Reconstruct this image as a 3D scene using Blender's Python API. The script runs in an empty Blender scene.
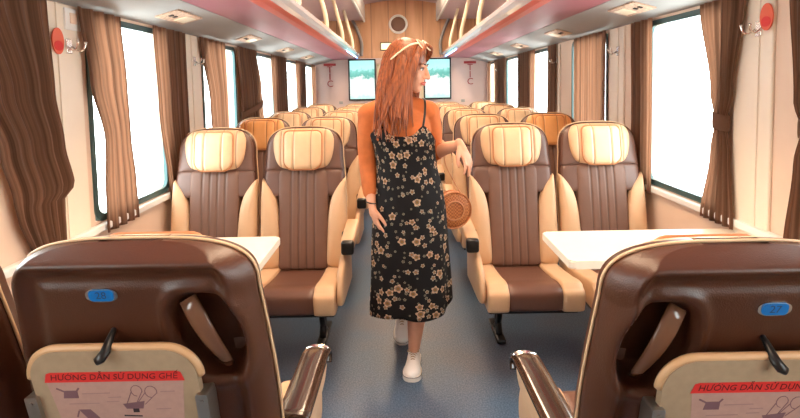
import bpy, bmesh, math, random
from mathutils import Vector, Matrix, noise
random.seed(7)
PI = math.pi
scene = bpy.context.scene
COL = scene.collection

# ------------------------------------------------------------------ camera
cam_d = bpy.data.cameras.new('camera')
cam = bpy.data.objects.new('camera', cam_d)
COL.objects.link(cam)
cam_d.sensor_width = 36.0
cam_d.lens = 530 / 800 * 36.0
cam_d.shift_y = -0.1075
cam_d.clip_start = 0.05
PITCH, ROLL = math.radians(4.0), math.radians(1.03)
cam.matrix_world = (Matrix.Translation((-0.04, 0, 1.40)) @ Matrix.Rotation(PI / 2 - PITCH, 4, 'X')
                    @ Matrix.Rotation(-ROLL, 4, 'Z'))
scene.camera = cam

# ------------------------------------------------------------------ world and exposure
world = bpy.data.worlds.new('daylight')
scene.world = world
world.use_nodes = True
wn = world.node_tree.nodes
bgn = wn['Background']
bgn.inputs[0].default_value = (0.93, 0.98, 1.0, 1)
bgn.inputs[1].default_value = 9.0
scene.view_settings.view_transform = 'Standard'
scene.view_settings.look = 'None'
scene.view_settings.gamma = 1
scene.view_settings.use_curve_mapping = False
scene.view_settings.exposure = 0.28
LAMP_STRENGTH = 17.0
LAMP_COLOR = (1.0, 0.74, 0.50)

# ------------------------------------------------------------------ materials
def mat(name, col, rough=0.5, metal=0.0, spec=0.5, coat=0.0, noise_amt=0.0, noise_scale=30, bump=0.0, bump_scale=200,
        emit=None, emit_s=0.0, sheen=0.0):
    m = bpy.data.materials.new(name)
    m.use_nodes = True
    nt = m.node_tree
    b = nt.nodes['Principled BSDF']
    b.inputs['Base Color'].default_value = (*col, 1)
    b.inputs['Roughness'].default_value = rough
    b.inputs['Metallic'].default_value = metal
    b.inputs['Specular IOR Level'].default_value = spec
    b.inputs['Coat Weight'].default_value = coat
    b.inputs['Sheen Weight'].default_value = sheen
    if emit:
        b.inputs['Emission Color'].default_value = (*emit, 1)
        b.inputs['Emission Strength'].default_value = emit_s
    tc = nt.nodes.new('ShaderNodeTexCoord')
    if noise_amt > 0:
        n = nt.nodes.new('ShaderNodeTexNoise')
        n.inputs['Scale'].default_value = noise_scale
        n.inputs['Detail'].default_value = 5
        nt.links.new(tc.outputs['Object'], n.inputs['Vector'])
        r = nt.nodes.new('ShaderNodeValToRGB')
        r.color_ramp.elements[0].position = 0.3
        r.color_ramp.elements[1].position = 0.7
        r.color_ramp.elements[0].color = (*[c * (1 - noise_amt) for c in col], 1)
        r.color_ramp.elements[1].color = (*[min(1, c * (1 + noise_amt)) for c in col], 1)
        nt.links.new(n.outputs['Fac'], r.inputs['Fac'])
        nt.links.new(r.outputs['Color'], b.inputs['Base Color'])
    if bump > 0:
        n2 = nt.nodes.new('ShaderNodeTexNoise')
        n2.inputs['Scale'].default_value = bump_scale
        n2.inputs['Detail'].default_value = 3
        nt.links.new(tc.outputs['Object'], n2.inputs['Vector'])
        bp = nt.nodes.new('ShaderNodeBump')
        bp.inputs['Strength'].default_value = bump
        bp.inputs['Distance'].default_value = 0.002
        nt.links.new(n2.outputs['Fac'], bp.inputs['Height'])
        nt.links.new(bp.outputs['Normal'], b.inputs['Normal'])
    return m

def math_node(nt, op, a, b=None, c=None):
    n = nt.nodes.new('ShaderNodeMath')
    n.operation = op
    for i, v in enumerate((a, b, c)):
        if v is None: continue
        if isinstance(v, (int, float)): n.inputs[i].default_value = v
        else: nt.links.new(v, n.inputs[i])
    return n.outputs[0]

def seam_mat(name, col, seam_col, xs, rough=0.45, width=0.0022, bump_scale=260, ylines=False):
    """leather or cloth with stitched seams at fixed distances from the middle of the part"""
    m = mat(name, col, rough, noise_amt=0.06, noise_scale=14)
    nt = m.node_tree
    b = nt.nodes['Principled BSDF']
    tc = nt.nodes.new('ShaderNodeTexCoord')
    sp = nt.nodes.new('ShaderNodeSeparateXYZ')
    nt.links.new(tc.outputs['Object'], sp.inputs[0])
    ax = sp.outputs[0]
    cur = None
    for x in xs:
        d = math_node(nt, 'ABSOLUTE', math_node(nt, 'SUBTRACT', ax, x))
        cur = d if cur is None else math_node(nt, 'MINIMUM', cur, d)
    mr = nt.nodes.new('ShaderNodeMapRange')
    mr.inputs['From Min'].default_value = width * 0.5
    mr.inputs['From Max'].default_value = width * 1.6
    nt.links.new(cur, mr.inputs['Value'])
    src = b.inputs['Base Color'].links[0].from_socket
    mx = nt.nodes.new('ShaderNodeMix'); mx.data_type = 'RGBA'
    nt.links.new(mr.outputs[0], mx.inputs['Factor'])
    mx.inputs['A'].default_value = (*seam_col, 1)
    nt.links.new(src, mx.inputs['B'])
    nt.links.new(mx.outputs['Result'], b.inputs['Base Color'])
    mr2 = nt.nodes.new('ShaderNodeMapRange')
    mr2.interpolation_type = 'SMOOTHSTEP'
    mr2.inputs['From Max'].default_value = 0.012
    nt.links.new(cur, mr2.inputs['Value'])
    n2 = nt.nodes.new('ShaderNodeTexNoise')
    n2.inputs['Scale'].default_value = bump_scale
    nt.links.new(tc.outputs['Object'], n2.inputs['Vector'])
    h = math_node(nt, 'ADD', mr2.outputs[0], math_node(nt, 'MULTIPLY', n2.outputs['Fac'], 0.12))
    bp = nt.nodes.new('ShaderNodeBump')
    bp.inputs['Strength'].default_value = 0.7
    bp.inputs['Distance'].default_value = 0.006
    nt.links.new(h, bp.inputs['Height'])
    nt.links.new(bp.outputs['Normal'], b.inputs['Normal'])
    return m

M = {}
M['cream'] = mat('cream leather', (0.64, 0.405, 0.235), 0.42, bump=0.25, noise_amt=0.05, noise_scale=8)
M['cream_seam'] = seam_mat('cream headrest leather', (0.70, 0.45, 0.26), (0.30, 0.17, 0.09), (-0.05, 0.05, -0.125, 0.125))
M['cream_pillow'] = seam_mat('pillow leather', (0.78, 0.53, 0.31), (0.32, 0.18, 0.10), (-0.05, 0.05))
M['warm_lit_seam'] = seam_mat('warm light tinted headrest leather', (0.72, 0.33, 0.11), (0.3, 0.12, 0.04), (-0.05, 0.05, -0.125, 0.125))  # warm lamplight on the cream headrest, put into its colour
M['warm_lit_pillow'] = seam_mat('warm light tinted pillow leather', (0.74, 0.35, 0.12), (0.3, 0.12, 0.04), (-0.05, 0.05))  # pillow with the same lamplight painted into its colour
M['brown_seat'] = seam_mat('brown seat cloth', (0.17, 0.085, 0.058), (0.09, 0.045, 0.03), (-0.066, -0.022, 0.022, 0.066), rough=0.55)
M['brown_cushion'] = mat('brown cushion leather', (0.13, 0.055, 0.035), 0.38, bump=0.3, noise_amt=0.1, noise_scale=10)
M['brown'] = mat('brown leather', (0.072, 0.023, 0.010), 0.33, bump=0.35, bump_scale=350, noise_amt=0.1, noise_scale=5)
M['brown_wing'] = mat('brown wing leather', (0.15, 0.075, 0.055), 0.4, bump=0.3, noise_amt=0.08, noise_scale=9)
M['piping'] = mat('cream piping', (0.72, 0.50, 0.30), 0.4)
M['black'] = mat('black plastic', (0.012, 0.011, 0.011), 0.3)
M['black_metal'] = mat('black enamelled steel', (0.018, 0.018, 0.02), 0.35, metal=0.3)
M['arm_top'] = mat('dark polished armrest top', (0.035, 0.016, 0.009), 0.18, coat=0.6)
M['handle'] = mat('glossy brown handle', (0.17, 0.075, 0.04), 0.22, coat=0.4)
M['tray'] = mat('beige tray plastic', (0.42, 0.31, 0.20), 0.5, noise_amt=0.05, noise_scale=60)
M['tray_edge_lit'] = mat('highlighted tray edge', (0.62, 0.38, 0.20), 0.4)  # orange highlight along the tray edge, painted as colour
M['steel'] = mat('grey steel', (0.45, 0.42, 0.38), 0.35, metal=0.9)
M['chrome'] = mat('chrome', (0.85, 0.82, 0.78), 0.15, metal=1.0)
M['red'] = mat('red print', (0.75, 0.035, 0.03), 0.5)
M['paper'] = mat('pinkish printed paper', (0.50, 0.31, 0.26), 0.6, noise_amt=0.05, noise_scale=80)
M['ink'] = mat('dark red ink', (0.10, 0.006, 0.006), 0.6)
M['ink_grey'] = mat('mauve ink', (0.20, 0.10, 0.12), 0.6)
M['ink_light'] = mat('pale mauve ink', (0.38, 0.23, 0.22), 0.6)
M['ink_black'] = mat('black ink', (0.02, 0.01, 0.015), 0.6)
M['plate_blue'] = mat('blue enamel', (0.0, 0.16, 0.50), 0.3)
M['plate_num'] = mat('plate number', (0.02, 0.05, 0.14), 0.4)
M['table'] = mat('white laminate', (0.88, 0.80, 0.68), 0.3, noise_amt=0.02)
M['wall'] = mat('peach wall laminate', (0.80, 0.60, 0.46), 0.45, noise_amt=0.04, noise_scale=3)
M['pillar'] = mat('pale pillar laminate', (0.88, 0.76, 0.62), 0.35, noise_amt=0.03, noise_scale=4)
M['frame'] = mat('teal window frame', (0.05, 0.11, 0.115), 0.35, metal=0.3)
M['white_trim'] = mat('white trim', (0.85, 0.83, 0.80), 0.35)
M['rack_grey'] = mat('grey bulkhead panel', (0.36, 0.35, 0.34), 0.55, noise_amt=0.05, noise_scale=2)
M['rack_pink'] = mat('mauve rack underside', (0.36, 0.12, 0.15), 0.5, noise_amt=0.04, noise_scale=3)
M['rack_red'] = mat('coral red strip', (0.66, 0.085, 0.06), 0.4)
M['rail'] = mat('polished rack rail', (0.74, 0.75, 0.84), 0.18, metal=0.15, coat=0.5)
M['cream_pole'] = mat('cream lacquer', (0.88, 0.76, 0.55), 0.3)
M['soffit'] = mat('mauve ceiling panel', (0.66, 0.48, 0.52), 0.35, noise_amt=0.03, noise_scale=3)
M['ceiling'] = mat('ceiling panel', (0.62, 0.46, 0.46), 0.5)
M['decal'] = mat('tan service plate', (0.62, 0.42, 0.30), 0.45, noise_amt=0.35, noise_scale=60)
M['dark_hole'] = mat('dark socket', (0.04, 0.025, 0.02), 0.5)
M['sign_red'] = mat('dark red sign', (0.45, 0.05, 0.05), 0.5)
M['oval_red'] = mat('orange red badge', (0.80, 0.13, 0.06), 0.4)
M['speaker'] = mat('brown speaker mesh', (0.24, 0.13, 0.09), 0.7, bump=0.8, bump_scale=700)
M['lamp'] = mat('lamp diffuser', (1, 1, 1), 0.5, emit=LAMP_COLOR, emit_s=LAMP_STRENGTH)
M['led_blue'] = mat('blue led', (0.5, 0.7, 1), 0.5, emit=(0.25, 0.5, 1.0), emit_s=6.0)
M['sign_lit'] = mat('lit sign', (1, 0.95, 0.7), 0.5, emit=(1.0, 0.85, 0.45), emit_s=1.0)
M['skin'] = mat('skin', (0.72, 0.35, 0.22), 0.5, noise_amt=0.04, noise_scale=12)
M['lip'] = mat('lips', (0.62, 0.12, 0.10), 0.4)
M['eye_dark'] = mat('dark eye', (0.02, 0.012, 0.01), 0.2)
M['eye_white'] = mat('eye white', (0.8, 0.76, 0.72), 0.3)
M['top'] = mat('orange knit', (0.58, 0.155, 0.04), 0.8, bump=0.3, noise_amt=0.1, noise_scale=25)
M['shoe'] = mat('white canvas', (0.86, 0.82, 0.80), 0.6)
M['sole'] = mat('white rubber', (0.82, 0.78, 0.74), 0.5)
M['gold'] = mat('pale gold', (0.85, 0.65, 0.4), 0.25, metal=0.8)
M['glasses'] = mat('pale cream frame', (0.90, 0.80, 0.55), 0.2, coat=0.5)
M['strap'] = mat('tan leather', (0.55, 0.22, 0.09), 0.5)

def hair_mat():
    m = mat('auburn hair', (0.34, 0.085, 0.025), 0.42)
    nt = m.node_tree; b = nt.nodes['Principled BSDF']
    tc = nt.nodes.new('ShaderNodeTexCoord')
    mp = nt.nodes.new('ShaderNodeMapping')
    mp.inputs['Scale'].default_value = (160, 160, 5)
    n = nt.nodes.new('ShaderNodeTexNoise'); n.inputs['Scale'].default_value = 1.0; n.inputs['Detail'].default_value = 3
    r = nt.nodes.new('ShaderNodeValToRGB')
    r.color_ramp.elements[0].position = 0.3; r.color_ramp.elements[0].color = (0.10, 0.020, 0.007, 1)
    r.color_ramp.elements[1].position = 0.72; r.color_ramp.elements[1].color = (0.46, 0.13, 0.04, 1)
    nt.links.new(tc.outputs['Object'], mp.inputs[0]); nt.links.new(mp.outputs[0], n.inputs['Vector'])
    nt.links.new(n.outputs['Fac'], r.inputs[0]); nt.links.new(r.outputs[0], b.inputs['Base Color'])
    return m
M['hair'] = hair_mat()

def wicker_mat():
    m = mat('woven rattan', (0.62, 0.27, 0.09), 0.55)
    nt = m.node_tree; b = nt.nodes['Principled BSDF']
    tc = nt.nodes.new('ShaderNodeTexCoord')
    ck = nt.nodes.new('ShaderNodeTexChecker'); ck.inputs['Scale'].default_value = 110
    ck.inputs['Color1'].default_value = (0.60, 0.21, 0.06, 1); ck.inputs['Color2'].default_value = (0.36, 0.10, 0.025, 1)
    nt.links.new(tc.outputs['Object'], ck.inputs['Vector'])
    nt.links.new(ck.outputs['Color'], b.inputs['Base Color'])
    bp = nt.nodes.new('ShaderNodeBump'); bp.inputs['Distance'].default_value = 0.003
    nt.links.new(ck.outputs['Fac'], bp.inputs['Height']); nt.links.new(bp.outputs['Normal'], b.inputs['Normal'])
    return m
M['wicker'] = wicker_mat()

def curtain_mat():
    m = mat('brown curtain cloth', (0.23, 0.115, 0.07), 0.85, sheen=0.2)
    nt = m.node_tree; b = nt.nodes['Principled BSDF']
    tc = nt.nodes.new('ShaderNodeTexCoord')
    mp = nt.nodes.new('ShaderNodeMapping'); mp.inputs['Scale'].default_value = (85, 0.3, 1)
    n = nt.nodes.new('ShaderNodeTexNoise'); n.inputs['Scale'].default_value = 1.0; n.inputs['Detail'].default_value = 4
    r = nt.nodes.new('ShaderNodeValToRGB')
    r.color_ramp.elements[0].position = 0.32; r.color_ramp.elements[0].color = (0.18, 0.085, 0.048, 1)
    r.color_ramp.elements[1].position = 0.68; r.color_ramp.elements[1].color = (0.44, 0.235, 0.14, 1)
    nt.links.new(tc.outputs['UV'], mp.inputs[0]); nt.links.new(mp.outputs[0], n.inputs['Vector'])
    nt.links.new(n.outputs['Fac'], r.inputs[0]); nt.links.new(r.outputs[0], b.inputs['Base Color'])
    # light soaks through the cloth
    tr = nt.nodes.new('ShaderNodeBsdfTranslucent')
    nt.links.new(r.outputs[0], tr.inputs['Color'])
    ms = nt.nodes.new('ShaderNodeMixShader'); ms.inputs[0].default_value = 0.35
    out = nt.nodes['Material Output']
    nt.links.new(b.outputs[0], ms.inputs[1]); nt.links.new(tr.outputs[0], ms.inputs[2]); nt.links.new(ms.outputs[0], out.inputs['Surface'])
    return m
M['curtain'] = curtain_mat()

def glass_mat():
    m = bpy.data.materials.new('window glass'); m.use_nodes = True
    nt = m.node_tree; nt.nodes.clear()
    t = nt.nodes.new('ShaderNodeBsdfTransparent'); t.inputs[0].default_value = (0.96, 0.99, 0.98, 1)
    g = nt.nodes.new('ShaderNodeBsdfGlossy'); g.inputs['Roughness'].default_value = 0.03
    ms = nt.nodes.new('ShaderNodeMixShader'); ms.inputs[0].default_value = 0.06
    o = nt.nodes.new('ShaderNodeOutputMaterial')
    nt.links.new(t.outputs[0], ms.inputs[1]); nt.links.new(g.outputs[0], ms.inputs[2]); nt.links.new(ms.outputs[0], o.inputs[0])
    return m
M['glass'] = glass_mat()

def floor_mat():
    m = mat('blue speckled vinyl', (0.16, 0.22, 0.30), 0.38)
    nt = m.node_tree; b = nt.nodes['Principled BSDF']
    tc = nt.nodes.new('ShaderNodeTexCoord')
    n = nt.nodes.new('ShaderNodeTexNoise'); n.inputs['Scale'].default_value = 140; n.inputs['Detail'].default_value = 2
    r = nt.nodes.new('ShaderNodeValToRGB')
    r.color_ramp.elements[0].position = 0.38; r.color_ramp.elements[0].color = (0.045, 0.078, 0.125, 1)
    r.color_ramp.elements[1].position = 0.66; r.color_ramp.elements[1].color = (0.125, 0.165, 0.225, 1)
    n2 = nt.nodes.new('ShaderNodeTexNoise'); n2.inputs['Scale'].default_value = 2.2; n2.inputs['Detail'].default_value = 3
    r2 = nt.nodes.new('ShaderNodeValToRGB')
    r2.color_ramp.elements[0].position = 0.4; r2.color_ramp.elements[0].color = (0.85, 1.0, 1.1, 1)
    r2.color_ramp.elements[1].position = 0.65; r2.color_ramp.elements[1].color = (1.25, 0.98, 0.9, 1)
    mx = nt.nodes.new('ShaderNodeMix'); mx.data_type = 'RGBA'; mx.blend_type = 'MULTIPLY'; mx.inputs['Factor'].default_value = 1
    for k in (n, n2): nt.links.new(tc.outputs['Object'], k.inputs['Vector'])
    nt.links.new(n.outputs['Fac'], r.inputs[0]); nt.links.new(n2.outputs['Fac'], r2.inputs[0])
    nt.links.new(r.outputs[0], mx.inputs['A']); nt.links.new(r2.outputs[0], mx.inputs['B'])
    nt.links.new(mx.outputs['Result'], b.inputs['Base Color'])
    return m
M['floor'] = floor_mat()

def endwall_mat():
    m = mat('tan wood panel', (0.62, 0.36, 0.22), 0.45)
    nt = m.node_tree; b = nt.nodes['Principled BSDF']
    tc = nt.nodes.new('ShaderNodeTexCoord')
    mp = nt.nodes.new('ShaderNodeMapping'); mp.inputs['Scale'].default_value = (9, 1, 0.9)
    n = nt.nodes.new('ShaderNodeTexNoise'); n.inputs['Scale'].default_value = 1.2; n.inputs['Detail'].default_value = 5
    r = nt.nodes.new('ShaderNodeValToRGB')
    r.color_ramp.elements[0].position = 0.3; r.color_ramp.elements[0].color = (0.60, 0.30, 0.15, 1)
    r.color_ramp.elements[1].position = 0.7; r.color_ramp.elements[1].color = (0.80, 0.46, 0.26, 1)
    nt.links.new(tc.outputs['Object'], mp.inputs[0]); nt.links.new(mp.outputs[0], n.inputs['Vector'])
    nt.links.new(n.outputs['Fac'], r.inputs[0])
    sp = nt.nodes.new('ShaderNodeSeparateXYZ'); nt.links.new(tc.outputs['Object'], sp.inputs[0])
    fr = math_node(nt, 'PINGPONG', math_node(nt, 'ADD', sp.outputs[0], 10.0), 0.14)
    mr = nt.nodes.new('ShaderNodeMapRange'); mr.inputs['From Min'].default_value = 0.003; mr.inputs['From Max'].default_value = 0.008
    nt.links.new(fr, mr.inputs['Value'])
    mx = nt.nodes.new('ShaderNodeMix'); mx.data_type = 'RGBA'
    mx.inputs['A'].default_value = (0.40, 0.20, 0.12, 1)
    nt.links.new(mr.outputs[0], mx.inputs['Factor']); nt.links.new(r.outputs[0], mx.inputs['B'])
    nt.links.new(mx.outputs['Result'], b.inputs['Base Color'])
    return m
M['endwall'] = endwall_mat()
M['endlow'] = mat('pale rose panel', (0.74, 0.56, 0.50), 0.4, noise_amt=0.05, noise_scale=3)

def screen_mat():
    m = bpy.data.materials.new('television picture'); m.use_nodes = True
    nt = m.node_tree; nt.nodes.clear()
    tc = nt.nodes.new('ShaderNodeTexCoord')
    sp = nt.nodes.new('ShaderNodeSeparateXYZ'); nt.links.new(tc.outputs['Object'], sp.inputs[0])
    n = nt.nodes.new('ShaderNodeTexNoise'); n.inputs['Scale'].default_value = 14; n.inputs['Detail'].default_value = 6
    nt.links.new(tc.outputs['Object'], n.inputs['Vector'])
    h = math_node(nt, 'ADD', sp.outputs[2], math_node(nt, 'MULTIPLY', math_node(nt, 'SUBTRACT', n.outputs['Fac'], 0.5), 0.22))
    mr = nt.nodes.new('ShaderNodeMapRange'); mr.inputs['From Min'].default_value = -0.3; mr.inputs['From Max'].default_value = 0.3
    nt.links.new(h, mr.inputs['Value'])
    r = nt.nodes.new('ShaderNodeValToRGB')
    e = r.color_ramp.elements
    e[0].position = 0.0; e[0].color = (0.62, 0.95, 0.85, 1)
    e[1].position = 1.0; e[1].color = (0.45, 0.95, 0.92, 1)
    for p, c in ((0.15, (0.95, 1.0, 0.97)), (0.55, (0.88, 1.0, 0.95)), (0.60, (0.16, 0.50, 0.42)), (0.74, (0.28, 0.70, 0.62)), (0.80, (0.55, 1.0, 0.95))):
        q = e.new(p); q.color = (*c, 1)
    nt.links.new(mr.outputs[0], r.inputs[0])
    em = nt.nodes.new('ShaderNodeEmission'); em.inputs[1].default_value = 1.0
    nt.links.new(r.outputs[0], em.inputs[0])
    o = nt.nodes.new('ShaderNodeOutputMaterial'); nt.links.new(em.outputs[0], o.inputs[0])
    return m
M['screen'] = screen_mat()

def floral_mat():
    m = mat('black floral cloth', (0.012, 0.010, 0.012), 0.7)
    nt = m.node_tree; b = nt.nodes['Principled BSDF']
    uv = nt.nodes.new('ShaderNodeUVMap')
    prev = None
    def layer(scale, off, rmin, rmax, chance, c_in, c_out, prev):
        mp = nt.nodes.new('ShaderNodeMapping'); mp.inputs['Scale'].default_value = (scale, scale, 1); mp.inputs['Location'].default_value = (off, off * 1.7, 0)
        nt.links.new(uv.outputs[0], mp.inputs[0])
        v = nt.nodes.new('ShaderNodeTexVoronoi'); v.voronoi_dimensions = '2D'; v.inputs['Scale'].default_value = 1; v.inputs['Randomness'].default_value = 0.75
        nt.links.new(mp.outputs[0], v.inputs['Vector'])
        d = nt.nodes.new('ShaderNodeVectorMath'); d.operation = 'SUBTRACT'
        nt.links.new(mp.outputs[0], d.inputs[0]); nt.links.new(v.outputs['Position'], d.inputs[1])
        s = nt.nodes.new('ShaderNodeSeparateXYZ'); nt.links.new(d.outputs[0], s.inputs[0])
        ang = math_node(nt, 'ARCTAN2', s.outputs[1], s.outputs[0])
        cs = nt.nodes.new('ShaderNodeSeparateXYZ'); nt.links.new(v.outputs['Color'], cs.inputs[0])
        pet = math_node(nt, 'COSINE', math_node(nt, 'ADD', math_node(nt, 'MULTIPLY', ang, 5), math_node(nt, 'MULTIPLY', cs.outputs[0], 6)))
        size = math_node(nt, 'ADD', rmin, math_node(nt, 'MULTIPLY', cs.outputs[1], rmax - rmin))
        rad = math_node(nt, 'MULTIPLY', size, math_node(nt, 'ADD', 0.78, math_node(nt, 'MULTIPLY', pet, 0.15)))
        inside = math_node(nt, 'LESS_THAN', v.outputs['Distance'], rad)
        keep = math_node(nt, 'LESS_THAN', cs.outputs[2], chance)
        fac = math_node(nt, 'MULTIPLY', inside, keep)
        core = math_node(nt, 'LESS_THAN', v.outputs['Distance'], math_node(nt, 'MULTIPLY', size, 0.28))
        ring = math_node(nt, 'LESS_THAN', v.outputs['Distance'], math_node(nt, 'MULTIPLY', size, 0.5))
        m0 = nt.nodes.new('ShaderNodeMix'); m0.data_type = 'RGBA'; m0.inputs['A'].default_value = (*c_out, 1); m0.inputs['B'].default_value = (*[c * 0.45 for c in c_out], 1)
        nt.links.new(ring, m0.inputs['Factor'])
        m1 = nt.nodes.new('ShaderNodeMix'); m1.data_type = 'RGBA'; m1.inputs['B'].default_value = (*c_in, 1)
        nt.links.new(core, m1.inputs['Factor']); nt.links.new(m0.outputs['Result'], m1.inputs['A'])
        m2 = nt.nodes.new('ShaderNodeMix'); m2.data_type = 'RGBA'
        nt.links.new(fac, m2.inputs['Factor'])
        if prev is None: m2.inputs['A'].default_value = (0.012, 0.010, 0.012, 1)
        else: nt.links.new(prev, m2.inputs['A'])
        nt.links.new(m1.outputs['Result'], m2.inputs['B'])
        return m2.outputs['Result']
    prev = layer(34, 3.1, 0.16, 0.30, 0.45, (0.20, 0.16, 0.10), (0.46, 0.40, 0.30), prev)
    prev = layer(24, 7.7, 0.20, 0.36, 0.45, (0.6, 0.25, 0.08), (0.72, 0.56, 0.42), prev)
    prev = layer(17, 1.3, 0.26, 0.40, 0.6, (0.40, 0.20, 0.06), (0.86, 0.60, 0.40), prev)
    nt.links.new(prev, b.inputs['Base Color'])
    return m
M['floral'] = floral_mat()

# ------------------------------------------------------------------ mesh helpers
def link(name, bm, m, parent=None, smooth=False, uv=False):
    me = bpy.data.meshes.new(name)
    bmesh.ops.recalc_face_normals(bm, faces=bm.faces)
    if smooth:
        for f in bm.faces: f.smooth = True
    bm.to_mesh(me); bm.free()
    o = bpy.data.objects.new(name, me)
    COL.objects.link(o)
    if m is not None: me.materials.append(M[m] if isinstance(m, str) else m)
    if parent is not None: o.parent = parent
    return o

def tag(o, label=None, cat=None, group=None, kind=None):
    if label: o['label'] = label
    if cat: o['category'] = cat
    if group: o['group'] = group
    if kind: o['kind'] = kind
    return o

def empty(name, loc, rz=0.0):
    o = bpy.data.objects.new(name, None)
    COL.objects.link(o)
    o.empty_display_size = 0.1
    o.location = loc
    o.rotation_euler = (0, 0, rz)
    return o

def add_box(bm, x0, x1, y0, y1, z0, z1, bev=0.0, seg=2, mtx=None):
    r = bmesh.ops.create_cube(bm, size=1)
    vs = r['verts']
    for v in vs:
        v.co = Vector(((x0 + x1) / 2 + v.co.x * (x1 - x0), (y0 + y1) / 2 + v.co.y * (y1 - y0), (z0 + z1) / 2 + v.co.z * (z1 - z0)))
        if mtx is not None: v.co = mtx @ v.co
    if bev > 0:
        es = list({e for v in vs for e in v.link_edges})
        bmesh.ops.bevel(bm, geom=es, offset=bev, segments=seg, affect='EDGES', profile=0.5)
    return bm

def box(x0, x1, y0, y1, z0, z1, bev=0.0, seg=2):
    return add_box(bmesh.new(), x0, x1, y0, y1, z0, z1, bev, seg)

def catmull(pts, n=6):
    pts = [Vector(p) for p in pts]
    out = []
    for i in range(len(pts) - 1):
        p0 = pts[max(i - 1, 0)]; p1 = pts[i]; p2 = pts[i + 1]; p3 = pts[min(i + 2, len(pts) - 1)]
        for k in range(n):
            t = k / n
            out.append(0.5 * ((2 * p1) + (-p0 + p2) * t + (2 * p0 - 5 * p1 + 4 * p2 - p3) * t * t + (-p0 + 3 * p1 - 3 * p2 + p3) * t ** 3))
    out.append(pts[-1])
    return out

def add_tube(bm, pts, rad, seg=8, closed=False, flat=1.0, cap=True, up=None):
    """sweep a circle (or ellipse: flat) along points; rad is a number or a list"""
    pts = [Vector(p) for p in pts]
    n = len(pts)
    rs = rad if isinstance(rad, (list, tuple)) else [rad] * n
    if len(rs) != n:
        rs = [rs[min(len(rs) - 1, int(i / (n - 1) * (len(rs) - 1)))] * (1 - (i / (n - 1) * (len(rs) - 1)) % 1) +
              rs[min(len(rs) - 1, int(i / (n - 1) * (len(rs) - 1)) + 1)] * ((i / (n - 1) * (len(rs) - 1)) % 1) for i in range(n)]
    rings = []
    prev_n = None
    for i, p in enumerate(pts):
        if closed: t = pts[(i + 1) % n] - pts[i - 1]
        else: t = pts[min(i + 1, n - 1)] - pts[max(i - 1, 0)]
        if t.length < 1e-9: t = Vector((0, 0, 1))
        t.normalize()
        if prev_n is None:
            a = up if up is not None else (Vector((0, 0, 1)) if abs(t.z) < 0.9 else Vector((0, 1, 0)))
            nn = (Vector(a) - t * t.dot(Vector(a))).normalized()
        else:
            nn = (prev_n - t * t.dot(prev_n))
            nn = nn.normalized() if nn.length > 1e-6 else prev_n
        prev_n = nn
        bb = t.cross(nn)
        ring = [bm.verts.new(p + nn * (math.cos(2 * PI * k / seg) * rs[i] * flat) + bb * (math.sin(2 * PI * k / seg) * rs[i])) for k in range(seg)]
        rings.append(ring)
    for i in range(n if closed else n - 1):
        a = rings[i]; b = rings[(i + 1) % n]
        for k in range(seg):
            bm.faces.new((a[k], a[(k + 1) % seg], b[(k + 1) % seg], b[k]))
    if cap and not closed:
        bm.faces.new(rings[0][::-1]); bm.faces.new(rings[-1])
    return bm

def add_lathe(bm, prof, axis_mtx, seg=24):
    rings = []
    for r, z in prof:
        rings.append([bm.verts.new(axis_mtx @ Vector((r * math.cos(2 * PI * k / seg), r * math.sin(2 * PI * k / seg), z))) for k in range(seg)])
    for a, b in zip(rings, rings[1:]):
        for k in range(seg):
            bm.faces.new((a[k], a[(k + 1) % seg], b[(k + 1) % seg], b[k]))
    bm.faces.new(rings[0][::-1]); bm.faces.new(rings[-1])
    return bm

def add_ell(bm, c, r, rot=None, u=16, v=10):
    R = bmesh.ops.create_uvsphere(bm, u_segments=u, v_segments=v, radius=1)
    for q in R['verts']:
        p = Vector((q.co.x * r[0], q.co.y * r[1], q.co.z * r[2]))
        if rot is not None: p = rot @ p
        q.co = p + Vector(c)
    return bm

def add_prism(bm, outline, f0, f1):
    """outline: list of 2D points; f0/f1 map a 2D point to the near and far 3D faces"""
    a = [bm.verts.new(f0(p)) for p in outline]
    b = [bm.verts.new(f1(p)) for p in outline]
    bm.faces.new(a); bm.faces.new(b[::-1])
    n = len(outline)
    for i in range(n):
        bm.faces.new((a[i], b[i], b[(i + 1) % n], a[(i + 1) % n]))
    return bm

def rrect(cx, cy, w, h, r, n=6, rb=None):
    """rounded rectangle outline; rb = radius of the two lower corners"""
    rb = r if rb is None else rb
    pts = []
    for sx, sy, rr, a0 in ((1, 1, r, 0), (-1, 1, r, 90), (-1, -1, rb, 180), (1, -1, rb, 270)):
        ox = cx + sx * (w / 2 - rr); oy = cy + sy * (h / 2 - rr)
        for k in range(n + 1):
            a = math.radians(a0 + 90 * k / n)
            pts.append((ox + rr * math.cos(a), oy + rr * math.sin(a)))
    return pts

def resample(outline, n):
    L = [0]
    m = len(outline)
    for i in range(m):
        a = outline[i]; b = outline[(i + 1) % m]
        L.append(L[-1] + math.hypot(b[0] - a[0], b[1] - a[1]))
    out = []
    j = 0
    for k in range(n):
        s = L[-1] * k / n
        while L[j + 1] < s: j += 1
        t = (s - L[j]) / max(1e-9, L[j + 1] - L[j])
        a = outline[j]; b = outline[(j + 1) % m]
        out.append((a[0] + (b[0] - a[0]) * t, a[1] + (b[1] - a[1]) * t))
    return out

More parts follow.
